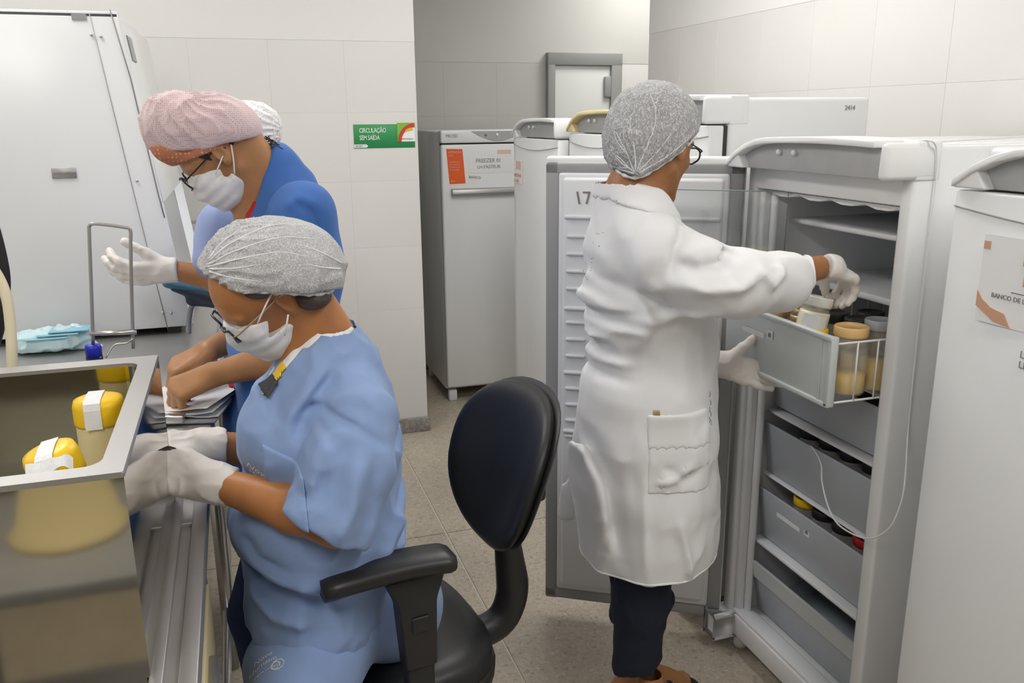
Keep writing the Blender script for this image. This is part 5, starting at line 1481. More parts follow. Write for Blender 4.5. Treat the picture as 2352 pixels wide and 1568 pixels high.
# trousers
L = Solid((-0.20, 0.93, 0.04), (0.36, 1.78, 0.80), 0.0065)
hipn = V3(*(0.1135, 1.4400, 0.7007)); kn1 = V3(-0.010, 1.00, 0.625)
L.cone((0.21, 1.50, 0.68), (0.16, 1.58, 0.68), 0.115, 0.10, k=0.03)
L.chain([hipn, V3(*(0.0409, 1.3953, 0.6720)) + V3(0, 0.0, -0.022), kn1], [0.102, 0.092, 0.068], k=0.03).chain([kn1, (-0.02, 1.04, 0.30), (-0.02, 1.06, 0.08)], [0.066, 0.058, 0.060], k=0.02)
kn2 = V3(-0.005, 1.22, 0.62)
L.chain([(0.16, 1.60, 0.68), (0.08, 1.42, 0.67), kn2], [0.10, 0.085, 0.066], k=0.03).chain([kn2, (-0.04, 1.24, 0.30), (-0.04, 1.26, 0.08)], [0.066, 0.055, 0.058], k=0.02)
L.cut((0, 0, 0.07), (0, 0, -1))
L.crumple(0.006, 9, (1, 1, 0.7), 21)
trousers_B = L.build('trousers', 'scrub_light', B)
for txt, px_, sz in (('Novo', (-0.0387, 1.3383, 0.7000), 0.014), ('Humano', (-0.0482, 1.3242, 0.7000), 0.014), ('com amor', (-0.0396, 1.3043, 0.7000), 0.010)):
    o = lettering('lettering', txt, sz, frame(px_, (1, -0.05, -0.12), (0.05, 0.95, 0.30)), 'label_paper', trousers_B); on_cloth(o, L, 0.0015, (0, 0.3, -0.95))
for cx_, cz_, r_ in ((640, 1527, 0.011), (634, 1530, 0.008)):
    rg = MB().tube([V3(*(0.0018, 1.3050, 0.7000)) + V3((cx_ - 642) * 0.0007 + r_ * 0.9 * math.cos(a), r_ * math.sin(a), 0.2 * r_ * math.sin(a)) for a in np.linspace(0, 6.28, 18, endpoint=False)], 0.0011, 5, closed=True).build('emblem', 'label_paper', trousers_B)
    on_cloth(rg, L, 0.001, (0, 0.3, -0.95))
shoe((-0.02, 1.06, 0), (-0.5, -0.85, 0), B); shoe((-0.04, 1.26, 0), (-0.5, -0.85, 0), B)
# gloves
G = Solid((-0.22, 1.34, 0.84), (0.0, 1.50, 1.06), 0.0026)
f1v = nrm(V3(-0.93, 0.22, 0.34))
hand(G, bW1 + f1v * 0.012, f1v, (0.28, -0.75, 0.62), right=False, sc=1.04, curls=((50, 60, 40), (54, 60, 40), (58, 60, 40), (60, 60, 40)), spread=2, thumb=(28, 20, 15), g=0.002)
G.chain([bW1 + f1v * 0.03, bW1 - f1v * 0.025], [0.032, 0.034], k=0.012)
G.cut(bW1 - f1v * 0.022, -f1v)
G.crumple(0.0035, 45, (1, 1, 1), 31)
G.build('glove', 'latex', B)
G = Solid((-0.24, 1.50, 0.86), (0.02, 1.74, 1.10), 0.0026)
f2v = nrm(V3(-0.95, -0.10, 0.12))
hand(G, bW2 + f2v * 0.006, f2v, (0.10, -0.35, 0.93), right=True, sc=1.02, curls=((40, 55, 40), (44, 58, 40), (48, 60, 40), (50, 60, 40)), spread=2, thumb=(30, 20, 15), g=0.002)
G.chain([bW2 + f2v * 0.03, bW2 - f2v * 0.012], [0.031, 0.033], k=0.012)
G.cut(bW2 - f2v * 0.010, -f2v)
G.crumple(0.0035, 45, (1, 1, 1), 33)
G.build('glove', 'latex', B)
# hair, hairnet, mask, glasses
S = Solid(HB.p - 0.16, HB.p + 0.16, 0.0036)
HB.skull(S, 0.007)
S.cut(HB.at(0.022, 0, 0.0), HB.d(1, 0, -0.15)); S.cut(HB.at(-0.05, 0, -0.018), HB.d(0.85, 0, -1))
S.ell(HB.at(-0.014, 0.078, 0.0), (0.026, 0.02, 0.034), HB.R, 0.004, 's')
S.ell(HB.at(-0.014, -0.078, 0.0), (0.026, 0.02, 0.034), HB.R, 0.004, 's')
S.ell((0.1106, 1.5000, 1.3024), (0.036, 0.058, 0.024), k=0.02)
S.build('hair', 'hair_grey', B)
N_ = Solid((-0.14, 1.38, 1.22), (0.26, 1.70, 1.50), 0.0032)
N_.ell((0.0461, 1.5300, 1.3629), (0.108, 0.104, 0.072), k=0.03)
N_.ell((0.0761, 1.5300, 1.3504), (0.098, 0.100, 0.072), k=0.03)
N_.cone((-0.0527, 1.5100, 1.3599), (0.0087, 1.5300, 1.3750), 0.008, 0.048, k=0.02)
N_.cone((-0.0334, 1.5300, 1.3434), (0.1035, 1.5300, 1.3152), 0.030, 0.055, k=0.03)
N_.cone((0.1002, 1.4700, 1.3376), (0.1293, 1.4800, 1.3226), 0.045, 0.030, k=0.03)
N_.cone((0.0983, 1.5000, 1.3819), (0.1670, 1.5000, 1.3528), 0.042, 0.010, k=0.012)
HB.skull(N_, 0.006, 0.03)
N_.cut((-0.0001, 1.4700, 1.3250), (-0.06, 0, -1))
N_.cut((-0.0533, 1.5000, 1.3512), (-0.55, 0, -1))
pleats(N_, (-0.0603, 1.5250, 1.3565), (1, 0, 0.25), 34, 0.0075, 0.06, 0.20, 2)
N_.crumple(0.0035, 45, (0.5, 1, 1), 12)
net_B = N_.build('hairnet', 'hairnet_cloth', B)
m = MB().tube(spline([(-0.0608, 1.5300, 1.3527), (-0.0268, 1.4650, 1.3358), (0.0134, 1.4400, 1.3289), (0.0611, 1.4320, 1.3242), (0.1035, 1.4400, 1.3167), (0.1364, 1.4700, 1.3110), (0.1525, 1.5300, 1.3080)], 5), [0.004 + 0.0014 * math.sin(i * 2.3) for i in range(31)], 8)
m.build('net_edge', 'hairnet_band', net_B)
m = MB().tube(spline([(-0.0625, 1.5250, 1.3626), (-0.0600, 1.5150, 1.3566), (-0.0550, 1.5050, 1.3490)], 4), 0.006, 8); m.build('net_gather', 'hairnet_band', net_B)
pleat_lines(net_B, N_, [
    [(-0.0527, 1.4500, 1.3753), (-0.0138, 1.4500, 1.4057), (0.0493, 1.4500, 1.4295), (0.1047, 1.4500, 1.4270)],
    [(-0.0531, 1.4500, 1.3710), (-0.0080, 1.4500, 1.3948), (0.0618, 1.4500, 1.4125), (0.1315, 1.4500, 1.4040)],
    [(-0.0520, 1.4500, 1.3681), (-0.0057, 1.4500, 1.3825), (0.0602, 1.4500, 1.3910), (0.1016, 1.4500, 1.3815)],
    [(-0.0510, 1.4500, 1.3652), (-0.0103, 1.4500, 1.3684), (0.0312, 1.4500, 1.3746)],
    [(-0.0514, 1.4500, 1.3610), (-0.0184, 1.4500, 1.3531), (0.0289, 1.4500, 1.3457)],
    [(-0.0524, 1.4500, 1.3781), (-0.0272, 1.4500, 1.4064), (0.0084, 1.4500, 1.4286)],
    [(0.1649, 1.4500, 1.3594), (0.1302, 1.4500, 1.3835), (0.0958, 1.4500, 1.4000)], [(0.1608, 1.4500, 1.3507), (0.1323, 1.4500, 1.3598), (0.1008, 1.4500, 1.3705)]])
mask(HB, B, notch=[((0.0459, 1.4200, 1.2787), (0.0305, 1.4200, 1.2489)), ((0.0466, 1.4400, 1.2741), (0.0309, 1.4400, 1.2440)), ((0.0472, 1.4600, 1.2696), (0.0313, 1.4600, 1.2391)), ((0.0479, 1.4800, 1.2651), (0.0318, 1.4800, 1.2341))], loops=[[(0.0173, 1.4520, 1.2708), (0.0296, 1.4440, 1.2969), (0.0434, 1.4450, 1.3208)], [(0.0593, 1.4520, 1.2462), (0.0630, 1.4440, 1.2644), (0.0674, 1.4460, 1.2831)]])
glasses(HB, B, 'frame_black', 'frame_gold')

# ================= the woman standing behind =================
A = empty('person', (0.15, 2.08, 0), 'person in royal blue scrubs with pink cap, standing at the bench', 'person')
HA = Head((-0.0254, 2.0600, 1.5333), 168, 43, -12, 0.90)
aN = V3(*(0.0650, 2.0800, 1.4083))
aS1, aE1, aW1 = V3(*(0.1288, 1.8900, 1.3954)), V3(*(0.1206, 1.8200, 1.1177)), V3(*(-0.0809, 1.9400, 1.0509))
aS2, aE2, aW2 = V3(*(0.0773, 2.2700, 1.3354)), V3(*(0.0576, 2.2400, 1.0978)), V3(*(-0.0940, 2.1000, 1.0650))
S = Solid((-0.24, 1.76, 0.86), (0.32, 2.40, 1.66), 0.004)
HA.skull(S); HA.face(S); HA.detail(S)
S.cone(HA.at(-0.050, 0, -0.03), aN + V3(0.035, 0, -0.01), 0.050, 0.060, k=0.03).cone(HA.at(-0.015, 0, -0.075), aN + V3(-0.02, 0, -0.03), 0.040, 0.055, k=0.02)
S.cone(aN + V3(0.02, 0, -0.03), (0.0703, 2.0800, 0.9505), 0.06, 0.09, k=0.03)
S.cone(aS1, aS2, 0.04)
S.chain([aS1, aE1], [0.043, 0.040]).chain([aE1, aE1 * 0.6 + aW1 * 0.4, aW1], [0.041, 0.038, 0.026])
S.chain([aS2, aE2], [0.043, 0.040]).chain([aE2, aE2 * 0.6 + aW2 * 0.4, aW2], [0.040, 0.037, 0.026])
fA = nrm(aW1 - aE1); 
hand(S, aW1, (-0.93, 0.05, -0.34), (-0.30, -0.55, 0.78), right=False, sc=0.98, curls=((55, 60, 40), (58, 62, 40), (60, 62, 40), (62, 62, 40)), spread=3, thumb=(30, 20, 15))
hand(S, aW2, (-0.92, -0.12, -0.36), (-0.25, -0.30, 0.90), right=True, sc=0.98, curls=((50, 60, 40), (55, 62, 40), (60, 62, 40), (62, 62, 40)), spread=3, thumb=(35, 20, 15))
body_A = S.build('body', 'skin_olive', A)
eyes(HA, body_A)
T = Solid((-0.08, 1.76, 0.62), (0.36, 2.42, 1.58), 0.0055)
acut = [((0.0815, 2.0800, 1.5189), (-0.95, 0, 0.31))]
T.chain([(0.0460, 2.0700, 0.7029), (0.0606, 2.0700, 0.8983), (0.0781, 2.0700, 1.0635), (0.0947, 2.0800, 1.2107), (0.1124, 2.0800, 1.3144)], [0.138, 0.130, 0.122, 0.112, 0.105], k=0.03, flat=((0, 1, 0), 0.70))
T.chain([(0.1124, 2.0800, 1.3144), (0.1008, 2.0800, 1.4271), (0.0930, 2.0800, 1.4921)], [0.105, 0.082, 0.055], k=0.03, flat=((0, 1, 0), 0.80), cut=acut)
T.cone((0.0890, 2.0800, 1.3362), (0.0318, 2.0800, 1.3593), 0.08, 0.06, k=0.03, cut=acut)
T.ell((0.0306, 2.0700, 1.2273), (0.075, 0.13, 0.09), k=0.03)
T.cone(aS1 + V3(0, 0.02, 0), aS2, 0.060, 0.056, k=0.04)
T.chain([aS1 + V3(0.012, 0, 0.01), V3(*(0.1412, 1.8900, 1.2812)), V3(*(0.1282, 1.8500, 1.1933))], [0.054, 0.064, 0.064], k=0.05, cut=[((0.1264, 1.9000, 1.1876), (-0.1, 0, -1))])
T.chain([aS2, aE2], [0.058, 0.064], k=0.025, cut=[(aE2 * 0.85 + aS2 * 0.15, nrm(aE2 - aS2))])
T.cut((0, 0, 0.70), (0, 0, -1))
T.fold([(0.1128, 1.9000, 1.4413), (0.1491, 1.9000, 1.4122), (0.1672, 1.9000, 1.3357)], 0.010, -0.010, 1.5, 2.0)
T.fold([(0.0907, 1.9000, 1.4237), (0.1235, 1.9000, 1.4391), (0.1589, 1.9000, 1.4211)], 0.012, 0.008, 1.5, 2.05)
T.fold([(-0.0291, 1.9000, 1.1167), (-0.0195, 1.9000, 1.0158), (-0.0078, 1.9000, 0.9323)], 0.014, 0.010)
T.fold([(-0.0515, 1.9000, 1.0693), (-0.0449, 1.9000, 0.9881), (-0.0465, 1.9000, 0.9163)], 0.012, -0.010)
T.crumple(0.009, 10, (1, 1, 0.4), 41)
top_A = T.build('scrub_top', 'scrub_blue', A)
uv = Solid((-0.02, 1.95, 1.30), (0.20, 2.2, 1.52), 0.004)
uv.chain([(0.1009, 2.0800, 1.2943), (0.0895, 2.0800, 1.4074)], [0.098, 0.076], k=0.03, flat=((0, 1, 0), 0.8), cut=[((0.0631, 2.0800, 1.5056), (-0.95, 0, 0.31)), ((0.0182, 2.0800, 1.4280), (0.2, 0, 1))]).cone((0.0841, 2.0800, 1.3364), (0.0241, 2.0800, 1.3596), 0.074, 0.056, k=0.03, cut=[((0.0631, 2.0800, 1.5056), (-0.95, 0, 0.31)), ((0.0182, 2.0800, 1.4280), (0.2, 0, 1))])
uv.build('undershirt', 'red_cloth', A)
patch(T, 0.006, band((-0.0603, 1.9500, 1.0130), (-0.0456, 1.9500, 0.9886), 0.009, 2.06), 'red_phone', 'red_cloth', A)
L = Solid((-0.12, 1.84, 0.03), (0.34, 2.30, 0.92), 0.0075)
L.chain([(0.125, 1.99, 0.86), (-0.025, 1.95, 0.44), (-0.005, 1.98, 0.08)], [0.10, 0.074, 0.062], k=0.02).chain([(0.165, 2.16, 0.86), (0.12, 2.16, 0.50), (0.14, 2.18, 0.08)], [0.10, 0.072, 0.065], k=0.02)
L.cut((0, 0, 0.06), (0, 0, -1)).crumple(0.008, 9, (1, 1, 0.4), 45)
L.build('trousers', 'scrub_navy', A)
shoe((-0.005, 1.98, 0), (-1, 0, 0), A); shoe((0.14, 2.18, 0), (-1, 0, 0), A)
# hair, cap, band
S = Solid(HA.p - 0.17, HA.p + 0.17, 0.004)
HA.skull(S, 0.004)
S.cut(HA.at(0.030, 0, 0.02), HA.d(1, 0, -0.6)); S.cut(HA.at(-0.05, 0, -0.045), HA.d(0.35, 0, -1))
for sd in (1, -1): S.ell(HA.at(-0.014, 0.078 * sd, 0.0), (0.026, 0.02, 0.034), HA.R, 0.004, 's')
S.build('hair', 'hair_dark', A)
m = MB()
for k in range(9):
    a0 = V3(*(0.0668, 2.0500, 1.5644)) + V3(0, 0.008 * (k % 3), 0)
    pts = [a0 + V3(0.004 * k, 0.003 * k, -0.002 * k)] + [a0 + V3(0.012 * j + 0.008 * math.sin(j * 1.9 + k), 0.004 * k - 0.01, -0.010 * j + 0.010 * math.cos(j * 1.9 + k)) for j in range(1, 5)]
    m.tube(spline(pts, 4), 0.0011, 5)
m.build('loose_curls', 'hair_dark', A)
N_ = Solid(V3(*(-0.0661, 2.0600, 1.5773)) - V3(0.21, 0.17, 0.16), V3(*(-0.0661, 2.0600, 1.5773)) + V3(0.24, 0.17, 0.16), 0.0034)
N_.ell((-0.0681, 2.0600, 1.5848), (0.105, 0.098, 0.066), k=0.03)
HA.skull(N_, 0.008, 0.02)
N_.ell((-0.0136, 2.0600, 1.5823), (0.080, 0.092, 0.058), k=0.03)
N_.ell((-0.1159, 2.0600, 1.5918), (0.066, 0.088, 0.066), k=0.03)
N_.cone((-0.0995, 2.0600, 1.5591), (0.0103, 2.0600, 1.5593), 0.075, 0.050, k=0.02)
N_.cone((-0.1137, 2.0400, 1.6283), (-0.1076, 2.0300, 1.6398), 0.020, 0.014, k=0.015)
N_.cut((-0.1638, 2.0000, 1.5389), (-0.02, 0, -1)); N_.cut((-0.0089, 2.0000, 1.5497), (0.22, 0, -1))
pleats(N_, (-0.1037, 2.0200, 1.6557), (0.55, 0.1, -0.9), 16, 0.010, 0.04, 0.15, 1)
N_.crumple(0.004, 30, (1, 1, 1), 14)
cap_A = N_.build('surgical_cap', 'cap_pink', A)
S = Solid(HA.p - 0.17, HA.p + 0.17, 0.0034)
HA.skull(S, 0.0095)
S.cone((-0.1297, 2.0200, 1.5467), (-0.1348, 2.1000, 1.5446), 0.036, k=0.03)
S.cut((-0.1627, 2.0000, 1.5488), (0.0, 0, 1)); S.cut((-0.1381, 2.0000, 1.4956), (0.36, 0, -0.93))
S.build('cap_band', 'cap_orange', cap_A)
mask(HA, A, notch=[((-0.0133, 1.9600, 1.4999), (-0.0145, 1.9600, 1.4669)), ((-0.0134, 1.9800, 1.4989), (-0.0146, 1.9800, 1.4655)), ((-0.0136, 2.0000, 1.4979), (-0.0147, 2.0000, 1.4642)), ((-0.0137, 2.0200, 1.4969), (-0.0149, 2.0200, 1.4628))], loops=[[(-0.0370, 1.9850, 1.4863), (-0.0281, 1.9780, 1.5049), (-0.0183, 1.9850, 1.5246)], [(0.0025, 1.9920, 1.4848), (0.0026, 1.9850, 1.5177), (0.0008, 1.9850, 1.5481)]])
glasses(HA, A, 'frame_black', 'frame_black')

# ================= the woman half hidden behind her =================
D = empty('person', (0.06, 2.62, 0), 'person in periwinkle scrubs at the flow cabinet, half hidden behind the pink cap', 'person')
HD = Head((0.0286, 2.5800, 1.5129), 172, 26, 0, 0.90)
dN = HD.at(-0.05, 0, -0.13)
dS1 = V3(*(-0.0365, 2.4800, 1.3164)); dE1 = V3(*(-0.0658, 2.4500, 1.1778)); dW1 = V3(*(-0.1776, 2.4600, 1.2073))
dS2 = V3(*(0.0690, 2.8000, 1.2748)); dE2 = V3(*(-0.0066, 2.8000, 1.0000)); dW2 = V3(*(-0.0420, 2.7400, 0.9031))
S = Solid((-0.22, 2.38, 1.02), (0.30, 2.9, 1.72), 0.005)
HD.skull(S); HD.face(S); HD.detail(S)
S.cone(HD.at(-0.04, 0, -0.03), dN, 0.05, 0.06, k=0.03).cone(dN, (0.06, 2.62, 1.05), 0.06, 0.09, k=0.03).cone(dS1, dS2, 0.04)
S.chain([dS1, dE1], [0.04, 0.038]).chain([dE1, dW1], [0.038, 0.026]).chain([dS2, dE2], [0.04, 0.038]).chain([dE2, dW2], [0.038, 0.026])
hand(S, dW2, (-0.95, 0, -0.2), (0, 0.2, 1), right=True, sc=0.95)
body_D = S.build('body', 'skin_brown', D); eyes(HD, body_D)
T = Solid((-0.14, 2.36, 0.60), (0.34, 2.95, 1.56), 0.006)
T.chain([(0.07, 2.63, 0.72), (0.06, 2.63, 0.98), (0.05, 2.63, 1.25), (0.055, 2.63, 1.38)], [0.14, 0.128, 0.122, 0.095], k=0.03, flat=((0, 1, 0), 0.72))
T.ell((-0.0506, 2.5800, 1.2305), (0.075, 0.10, 0.11), k=0.06)
T.cone((0.055, 2.63, 1.38), dN + V3(0.01, 0, -0.01), 0.09, 0.062, k=0.03)
T.cone(dS1, dS2, 0.06, k=0.06)
T.chain([dS1, V3(*(-0.0704, 2.4500, 1.2264))], [0.056, 0.056], k=0.06); T.chain([dS2, dE2], [0.058, 0.058], k=0.03)
T.cut((0, 0, 0.66), (0, 0, -1)).crumple(0.010, 10, (1, 1, 0.4), 51)
T.build('scrub_top', 'scrub_pale', D)
L = Solid((-0.04, 2.40, 0.03), (0.24, 2.88, 0.82), 0.008)
L.chain([(0.07, 2.55, 0.78), (0.07, 2.55, 0.08)], [0.10, 0.065]).chain([(0.07, 2.72, 0.78), (0.07, 2.72, 0.08)], [0.10, 0.065]).cut((0, 0, 0.06), (0, 0, -1))
L.build('trousers', 'scrub_pale', D)
shoe((0.07, 2.55, 0), (-1, 0, 0), D, 'white_plastic'); shoe((0.07, 2.72, 0), (-1, 0, 0), D, 'white_plastic')
G = Solid(dW1 - V3(0.24, 0.12, 0.12), dW1 + V3(0.06, 0.12, 0.12), 0.003)
hand(G, dW1 - V3(0.004, 0, 0), (-0.97, 0.0, -0.05), (-0.10, -0.75, -0.50), right=False, sc=1.0, curls=((24, 28, 20), (22, 26, 18), (18, 24, 18), (14, 20, 16)), spread=7, thumb=(40, 14, 10), g=0.002)
G.chain([dW1 - V3(0.03, 0, 0), dW1 + V3(0.012, 0, 0)], [0.031, 0.034], k=0.012).cut(dW1 + V3(0.012, 0, 0), (1, 0, 0)).crumple(0.003, 45, seed=52)
G.build('glove', 'latex', D)
N_ = Solid(HD.p - 0.17, HD.p + 0.17, 0.004)
N_.ell(HD.at(-0.025, 0, 0.040), (0.115, 0.096, 0.092), HD.R)
N_.cut(HD.at(0.06, 0, 0.02), HD.d(0.3, 0, -1)); N_.cut(HD.at(-0.08, 0, -0.03), HD.d(-0.1, 0, -1))
pleats(N_, HD.at(-0.10, 0, -0.01), HD.d(1, 0, 0.3), 26, 0.007, 0.05, 0.2, 3)
N_.crumple(0.004, 40, seed=53)
N_.build('hairnet', 'hairnet_band', D)
mask(HD, D)

# ================= the woman at the freezer =================
Cc = empty('person', (0.90, 1.75, 0), 'person in white lab coat and hairnet, standing at the open freezer', 'person')
HC = Head((0.9049, 1.7700, 1.5343), 31, 15, 0, 0.98)
cN = V3(*(0.8427, 1.7500, 1.4280))
cS1, cE1, cW1 = V3(*(0.8475, 1.6000, 1.3222)), V3(*(0.9769, 1.5000, 1.2619)), V3(*(1.2478, 1.5950, 1.2693))
cS2, cE2, cW2 = V3(*(0.9908, 1.9300, 1.2888)), V3(*(1.0885, 1.9500, 1.0021)), V3(1.130, 1.812, 0.992)
S = Solid((0.64, 1.44, 0.80), (1.24, 2.10, 1.70), 0.004)
HC.skull(S); HC.face(S); HC.detail(S)
S.cone(HC.at(-0.050, 0, -0.03), cN + V3(0.0, 0, -0.01), 0.050, 0.058, k=0.03).cone(HC.at(-0.02, 0, -0.07), cN + V3(0.03, 0.01, -0.02), 0.042, 0.05, k=0.02)
S.cone(cN, (0.8943, 1.7500, 0.9633), 0.06, 0.09, k=0.03).cone(cS1, cS2, 0.045)
S.chain([cS1, cE1], [0.042, 0.038]).chain([cE1, cE1 * 0.5 + cW1 * 0.5, cW1], [0.038, 0.034, 0.026])
S.chain([cS2, cE2], [0.042, 0.038]).chain([cE2, cW2], [0.037, 0.025])
body_C = S.build('body', 'skin_brown', Cc); eyes(HC, body_C)
T = Solid((0.66, 1.40, 0.40), (1.22, 2.12, 1.46), 0.0052)
FC = ((-0.35, 0.94, 0), 0.92)
kcut = [((0.7847, 1.7500, 1.4698), (0.37, 0.0, 0.93))]
T.cone((0.8373, 1.7500, 1.4664), (0.8471, 1.7500, 1.2807), 0.064, 0.104, k=0.02, flat=FC, cut=kcut)
T.chain([(0.8459, 1.7500, 1.3205), (0.8471, 1.7500, 1.2807), (0.8835, 1.7500, 1.1766), (0.9143, 1.7500, 1.0745), (0.8966, 1.7500, 0.9630), (0.8982, 1.7500, 0.8521), (0.9010, 1.7500, 0.7379), (0.9051, 1.7500, 0.6201), (0.9110, 1.7500, 0.4492), (0.9145, 1.7500, 0.3483)],
        [0.090, 0.104, 0.133, 0.130, 0.148, 0.160, 0.162, 0.160, 0.157, 0.155], k=0.02, flat=FC)
T.cone(cS1 + V3(-0.01, 0.02, 0.005), cS2 + V3(-0.02, 0, 0.0), 0.062, 0.06, k=0.05)
T.cone((0.8420, 1.7500, 1.3796), cS1 + V3(-0.01, 0.02, 0.02), 0.055, 0.055, k=0.04, cut=kcut)
T.cone((0.8448, 1.7500, 1.3600), (0.8455, 1.7600, 1.4941), 0.053, 0.050, k=0.004, mode='s')
slc = [cS1 + V3(0.0, 0.01, -0.012), V3(*(0.9089, 1.5500, 1.2758)), cE1 + V3(0, 0, 0.002), V3(*(1.0935, 1.5400, 1.2563)), V3(*(1.1913, 1.5750, 1.2486)), V3(*(1.2620, 1.6000, 1.2477))]
chem = [((1.1893, 1.5800, 1.2478), (0.97, -0.30, -0.05))]
T.chain(slc, [0.073, 0.070, 0.063, 0.056, 0.046, 0.046], k=0.025, cut=chem)
T.chain(slc[3:], [0.036, 0.037, 0.038], k=0.003, mode='s', cut=[((1.1547, 1.5700, 1.2518), (-0.98, 0.3, 0.05))])
T.chain([cS2, cE2, cE2 * 0.35 + cW2 * 0.65], [0.07, 0.06, 0.045], k=0.03)
T.cone((0.7814, 1.9800, 0.5501), (0.7971, 1.9200, 0.8862), 0.028, 0.012, k=0.03, flat=((0.9, 0.4, 0), 2.2))
zc = 0.548
T.cut((0.9, 1.6, zc), (0.06, 0.02, -1))
T.chain([(0.9063, 1.7500, 0.6199), (0.9154, 1.7500, 0.3226)], [0.112, 0.126], k=0.004, mode='s', flat=FC, cut=[((0, 0, zc + 0.10), (0, 0, 1))])
# folds
T.fold([(0.8242, 1.6000, 1.2680), (0.8416, 1.6000, 1.3409), (0.8800, 1.6000, 1.3938)], 0.010, -0.0120, 1.0, 1.72)
T.fold([(0.8282, 1.5500, 1.2765), (0.8711, 1.5000, 1.2601), (0.9306, 1.5000, 1.2695), (0.9888, 1.5000, 1.3109)], 0.014, 0.0165, 1.0, 1.62)
T.fold([(0.8366, 1.5500, 1.3121), (0.8690, 1.5000, 1.3003), (0.9278, 1.5000, 1.3145)], 0.014, -0.0150, 1.0, 1.62)
T.fold([(0.9088, 1.5000, 1.2978), (0.9320, 1.5000, 1.3276), (0.9566, 1.5000, 1.3351)], 0.009, -0.0180, 1.0, 1.62)
T.fold([(0.9683, 1.5000, 1.3121), (1.0069, 1.5000, 1.2736), (1.0617, 1.5000, 1.3067)], 0.012, 0.0120, 1.0, 1.62)
T.fold([(0.6657, 1.6000, 1.2601), (0.7456, 1.6000, 1.1988), (0.8277, 1.6000, 1.1733), (0.9518, 1.6000, 1.2118)], 0.016, 0.0150)
T.fold([(0.7231, 1.6000, 1.3110), (0.7641, 1.6000, 1.2534), (0.8469, 1.6000, 1.2100)], 0.014, -0.0150)
T.fold([(0.6719, 1.6000, 1.1673), (0.7271, 1.6000, 1.1341), (0.7968, 1.6000, 1.1758)], 0.014, -0.0150)
T.fold([(0.7084, 1.6000, 1.0686), (0.7277, 1.6000, 1.1053), (0.7577, 1.6000, 1.1218)], 0.010, 0.0120)
T.fold([(0.7931, 1.6000, 1.2885), (0.8167, 1.6000, 1.1933), (0.8100, 1.6000, 1.0878)], 0.014, 0.0135, 1.0, 1.7)
T.fold([(0.6595, 1.6000, 0.9861), (0.6816, 1.6000, 0.8527), (0.7119, 1.6000, 0.6148)], 0.016, -0.0240)
T.fold([(0.6753, 1.6000, 0.9345), (0.7297, 1.6000, 0.7835), (0.7554, 1.6000, 0.5958)], 0.018, 0.0180)
T.fold([(0.7320, 1.6000, 0.9173), (0.7669, 1.6000, 0.7779), (0.7883, 1.6000, 0.5898)], 0.013, -0.0180)
T.fold([(0.8180, 1.6000, 0.8546), (0.8169, 1.6000, 0.7274), (0.8254, 1.6000, 0.5718)], 0.010, 0.0090)
T.fold([(0.8884, 1.6000, 0.7270), (0.9150, 1.6000, 0.6344), (0.9367, 1.6000, 0.5398)], 0.012, 0.0105)
T.fold([(0.8307, 1.6000, 0.8002), (0.8847, 1.6000, 0.8137), (0.9272, 1.6000, 0.8503)], 0.012, 0.0090)
T.fold([(0.7023, 1.6000, 1.1268), (0.7469, 1.6000, 1.1467), (0.8287, 1.6000, 1.1444)], 0.010, 0.012)
T.fold([(0.6968, 1.6000, 1.1557), (0.7462, 1.6000, 1.1752), (0.8168, 1.6000, 1.1885)], 0.009, -0.012)
T.fold([(0.6689, 1.6000, 1.0339), (0.7287, 1.6000, 1.0617), (0.8212, 1.6000, 1.0671)], 0.012, 0.012)
T.fold([(0.6744, 1.6000, 0.9991), (0.7397, 1.6000, 1.0263), (0.8121, 1.6000, 1.0284)], 0.011, -0.010)
T.fold([(0.6930, 1.6000, 1.0894), (0.7280, 1.6000, 1.0957), (0.7785, 1.6000, 1.1054)], 0.009, -0.012)
T.fold([(0.8396, 1.6000, 0.8516), (0.9069, 1.6000, 0.8105), (0.9614, 1.6000, 0.8350)], 0.012, -0.006)
T.crumple(0.009, 9, (1, 1, 0.5), 61)
T.crumple(0.0045, 20, (1, 1, 0.6), 63)
coat = T.build('lab_coat', 'coat_white', Cc, 2)
# collar with lace edge
kp, kn = V3(*kcut[0][0]), nrm(kcut[0][1])
colf = lambda X, Y, Z: -0.048 - 0.003 * np.sin(X * 260 + Y * 200) - ((X - kp[0]) * kn[0] + (Y - kp[1]) * kn[1] + (Z - kp[2]) * kn[2]) + 0 * X
colf0 = colf
colf = lambda X, Y, Z: np.maximum(colf0(X, Y, Z), np.sqrt((X - kp[0] - 0.045) ** 2 + (Y - 1.75) ** 2) - 0.125)
patch(T, 0.0055, colf, 'collar', 'coat_white', coat)
hem(T, V3(*chem[0][0]) - 0.004 * nrm(chem[0][1]), chem[0][1], 0.0035, 'cuff_edge', 'coat_white', coat, 0.09)
hem(T, (0.885, 1.75, zc + 0.005), (0.06, 0.02, -1), 0.003, 'coat_hem', 'coat_white', coat, 0.3, 90)
pk0, pk1 = V3(*(0.8227, 1.6000, 0.9650)), V3(*(0.9724, 1.6000, 0.8803))
pock = lambda z0, z1, amp: (lambda X, Y, Z: np.maximum(np.maximum(pk0[0] - X + 0 * Z, X - pk1[0]), np.maximum(np.maximum(z0 + amp * np.abs(np.sin((X - pk0[0]) * 150)) - Z, Z - z1), Y - 1.72)))
patch(T, 0.005, pock(pk1[2], pk0[2], 0.005), 'lace_flap', 'coat_white', coat)
patch(T, 0.003, pock(pk1[2] - 0.105, pk0[2] - 0.01, 0.0), 'pocket', 'coat_white', coat)
ce = V3(*(0.7047, 1.6600, 1.3122))
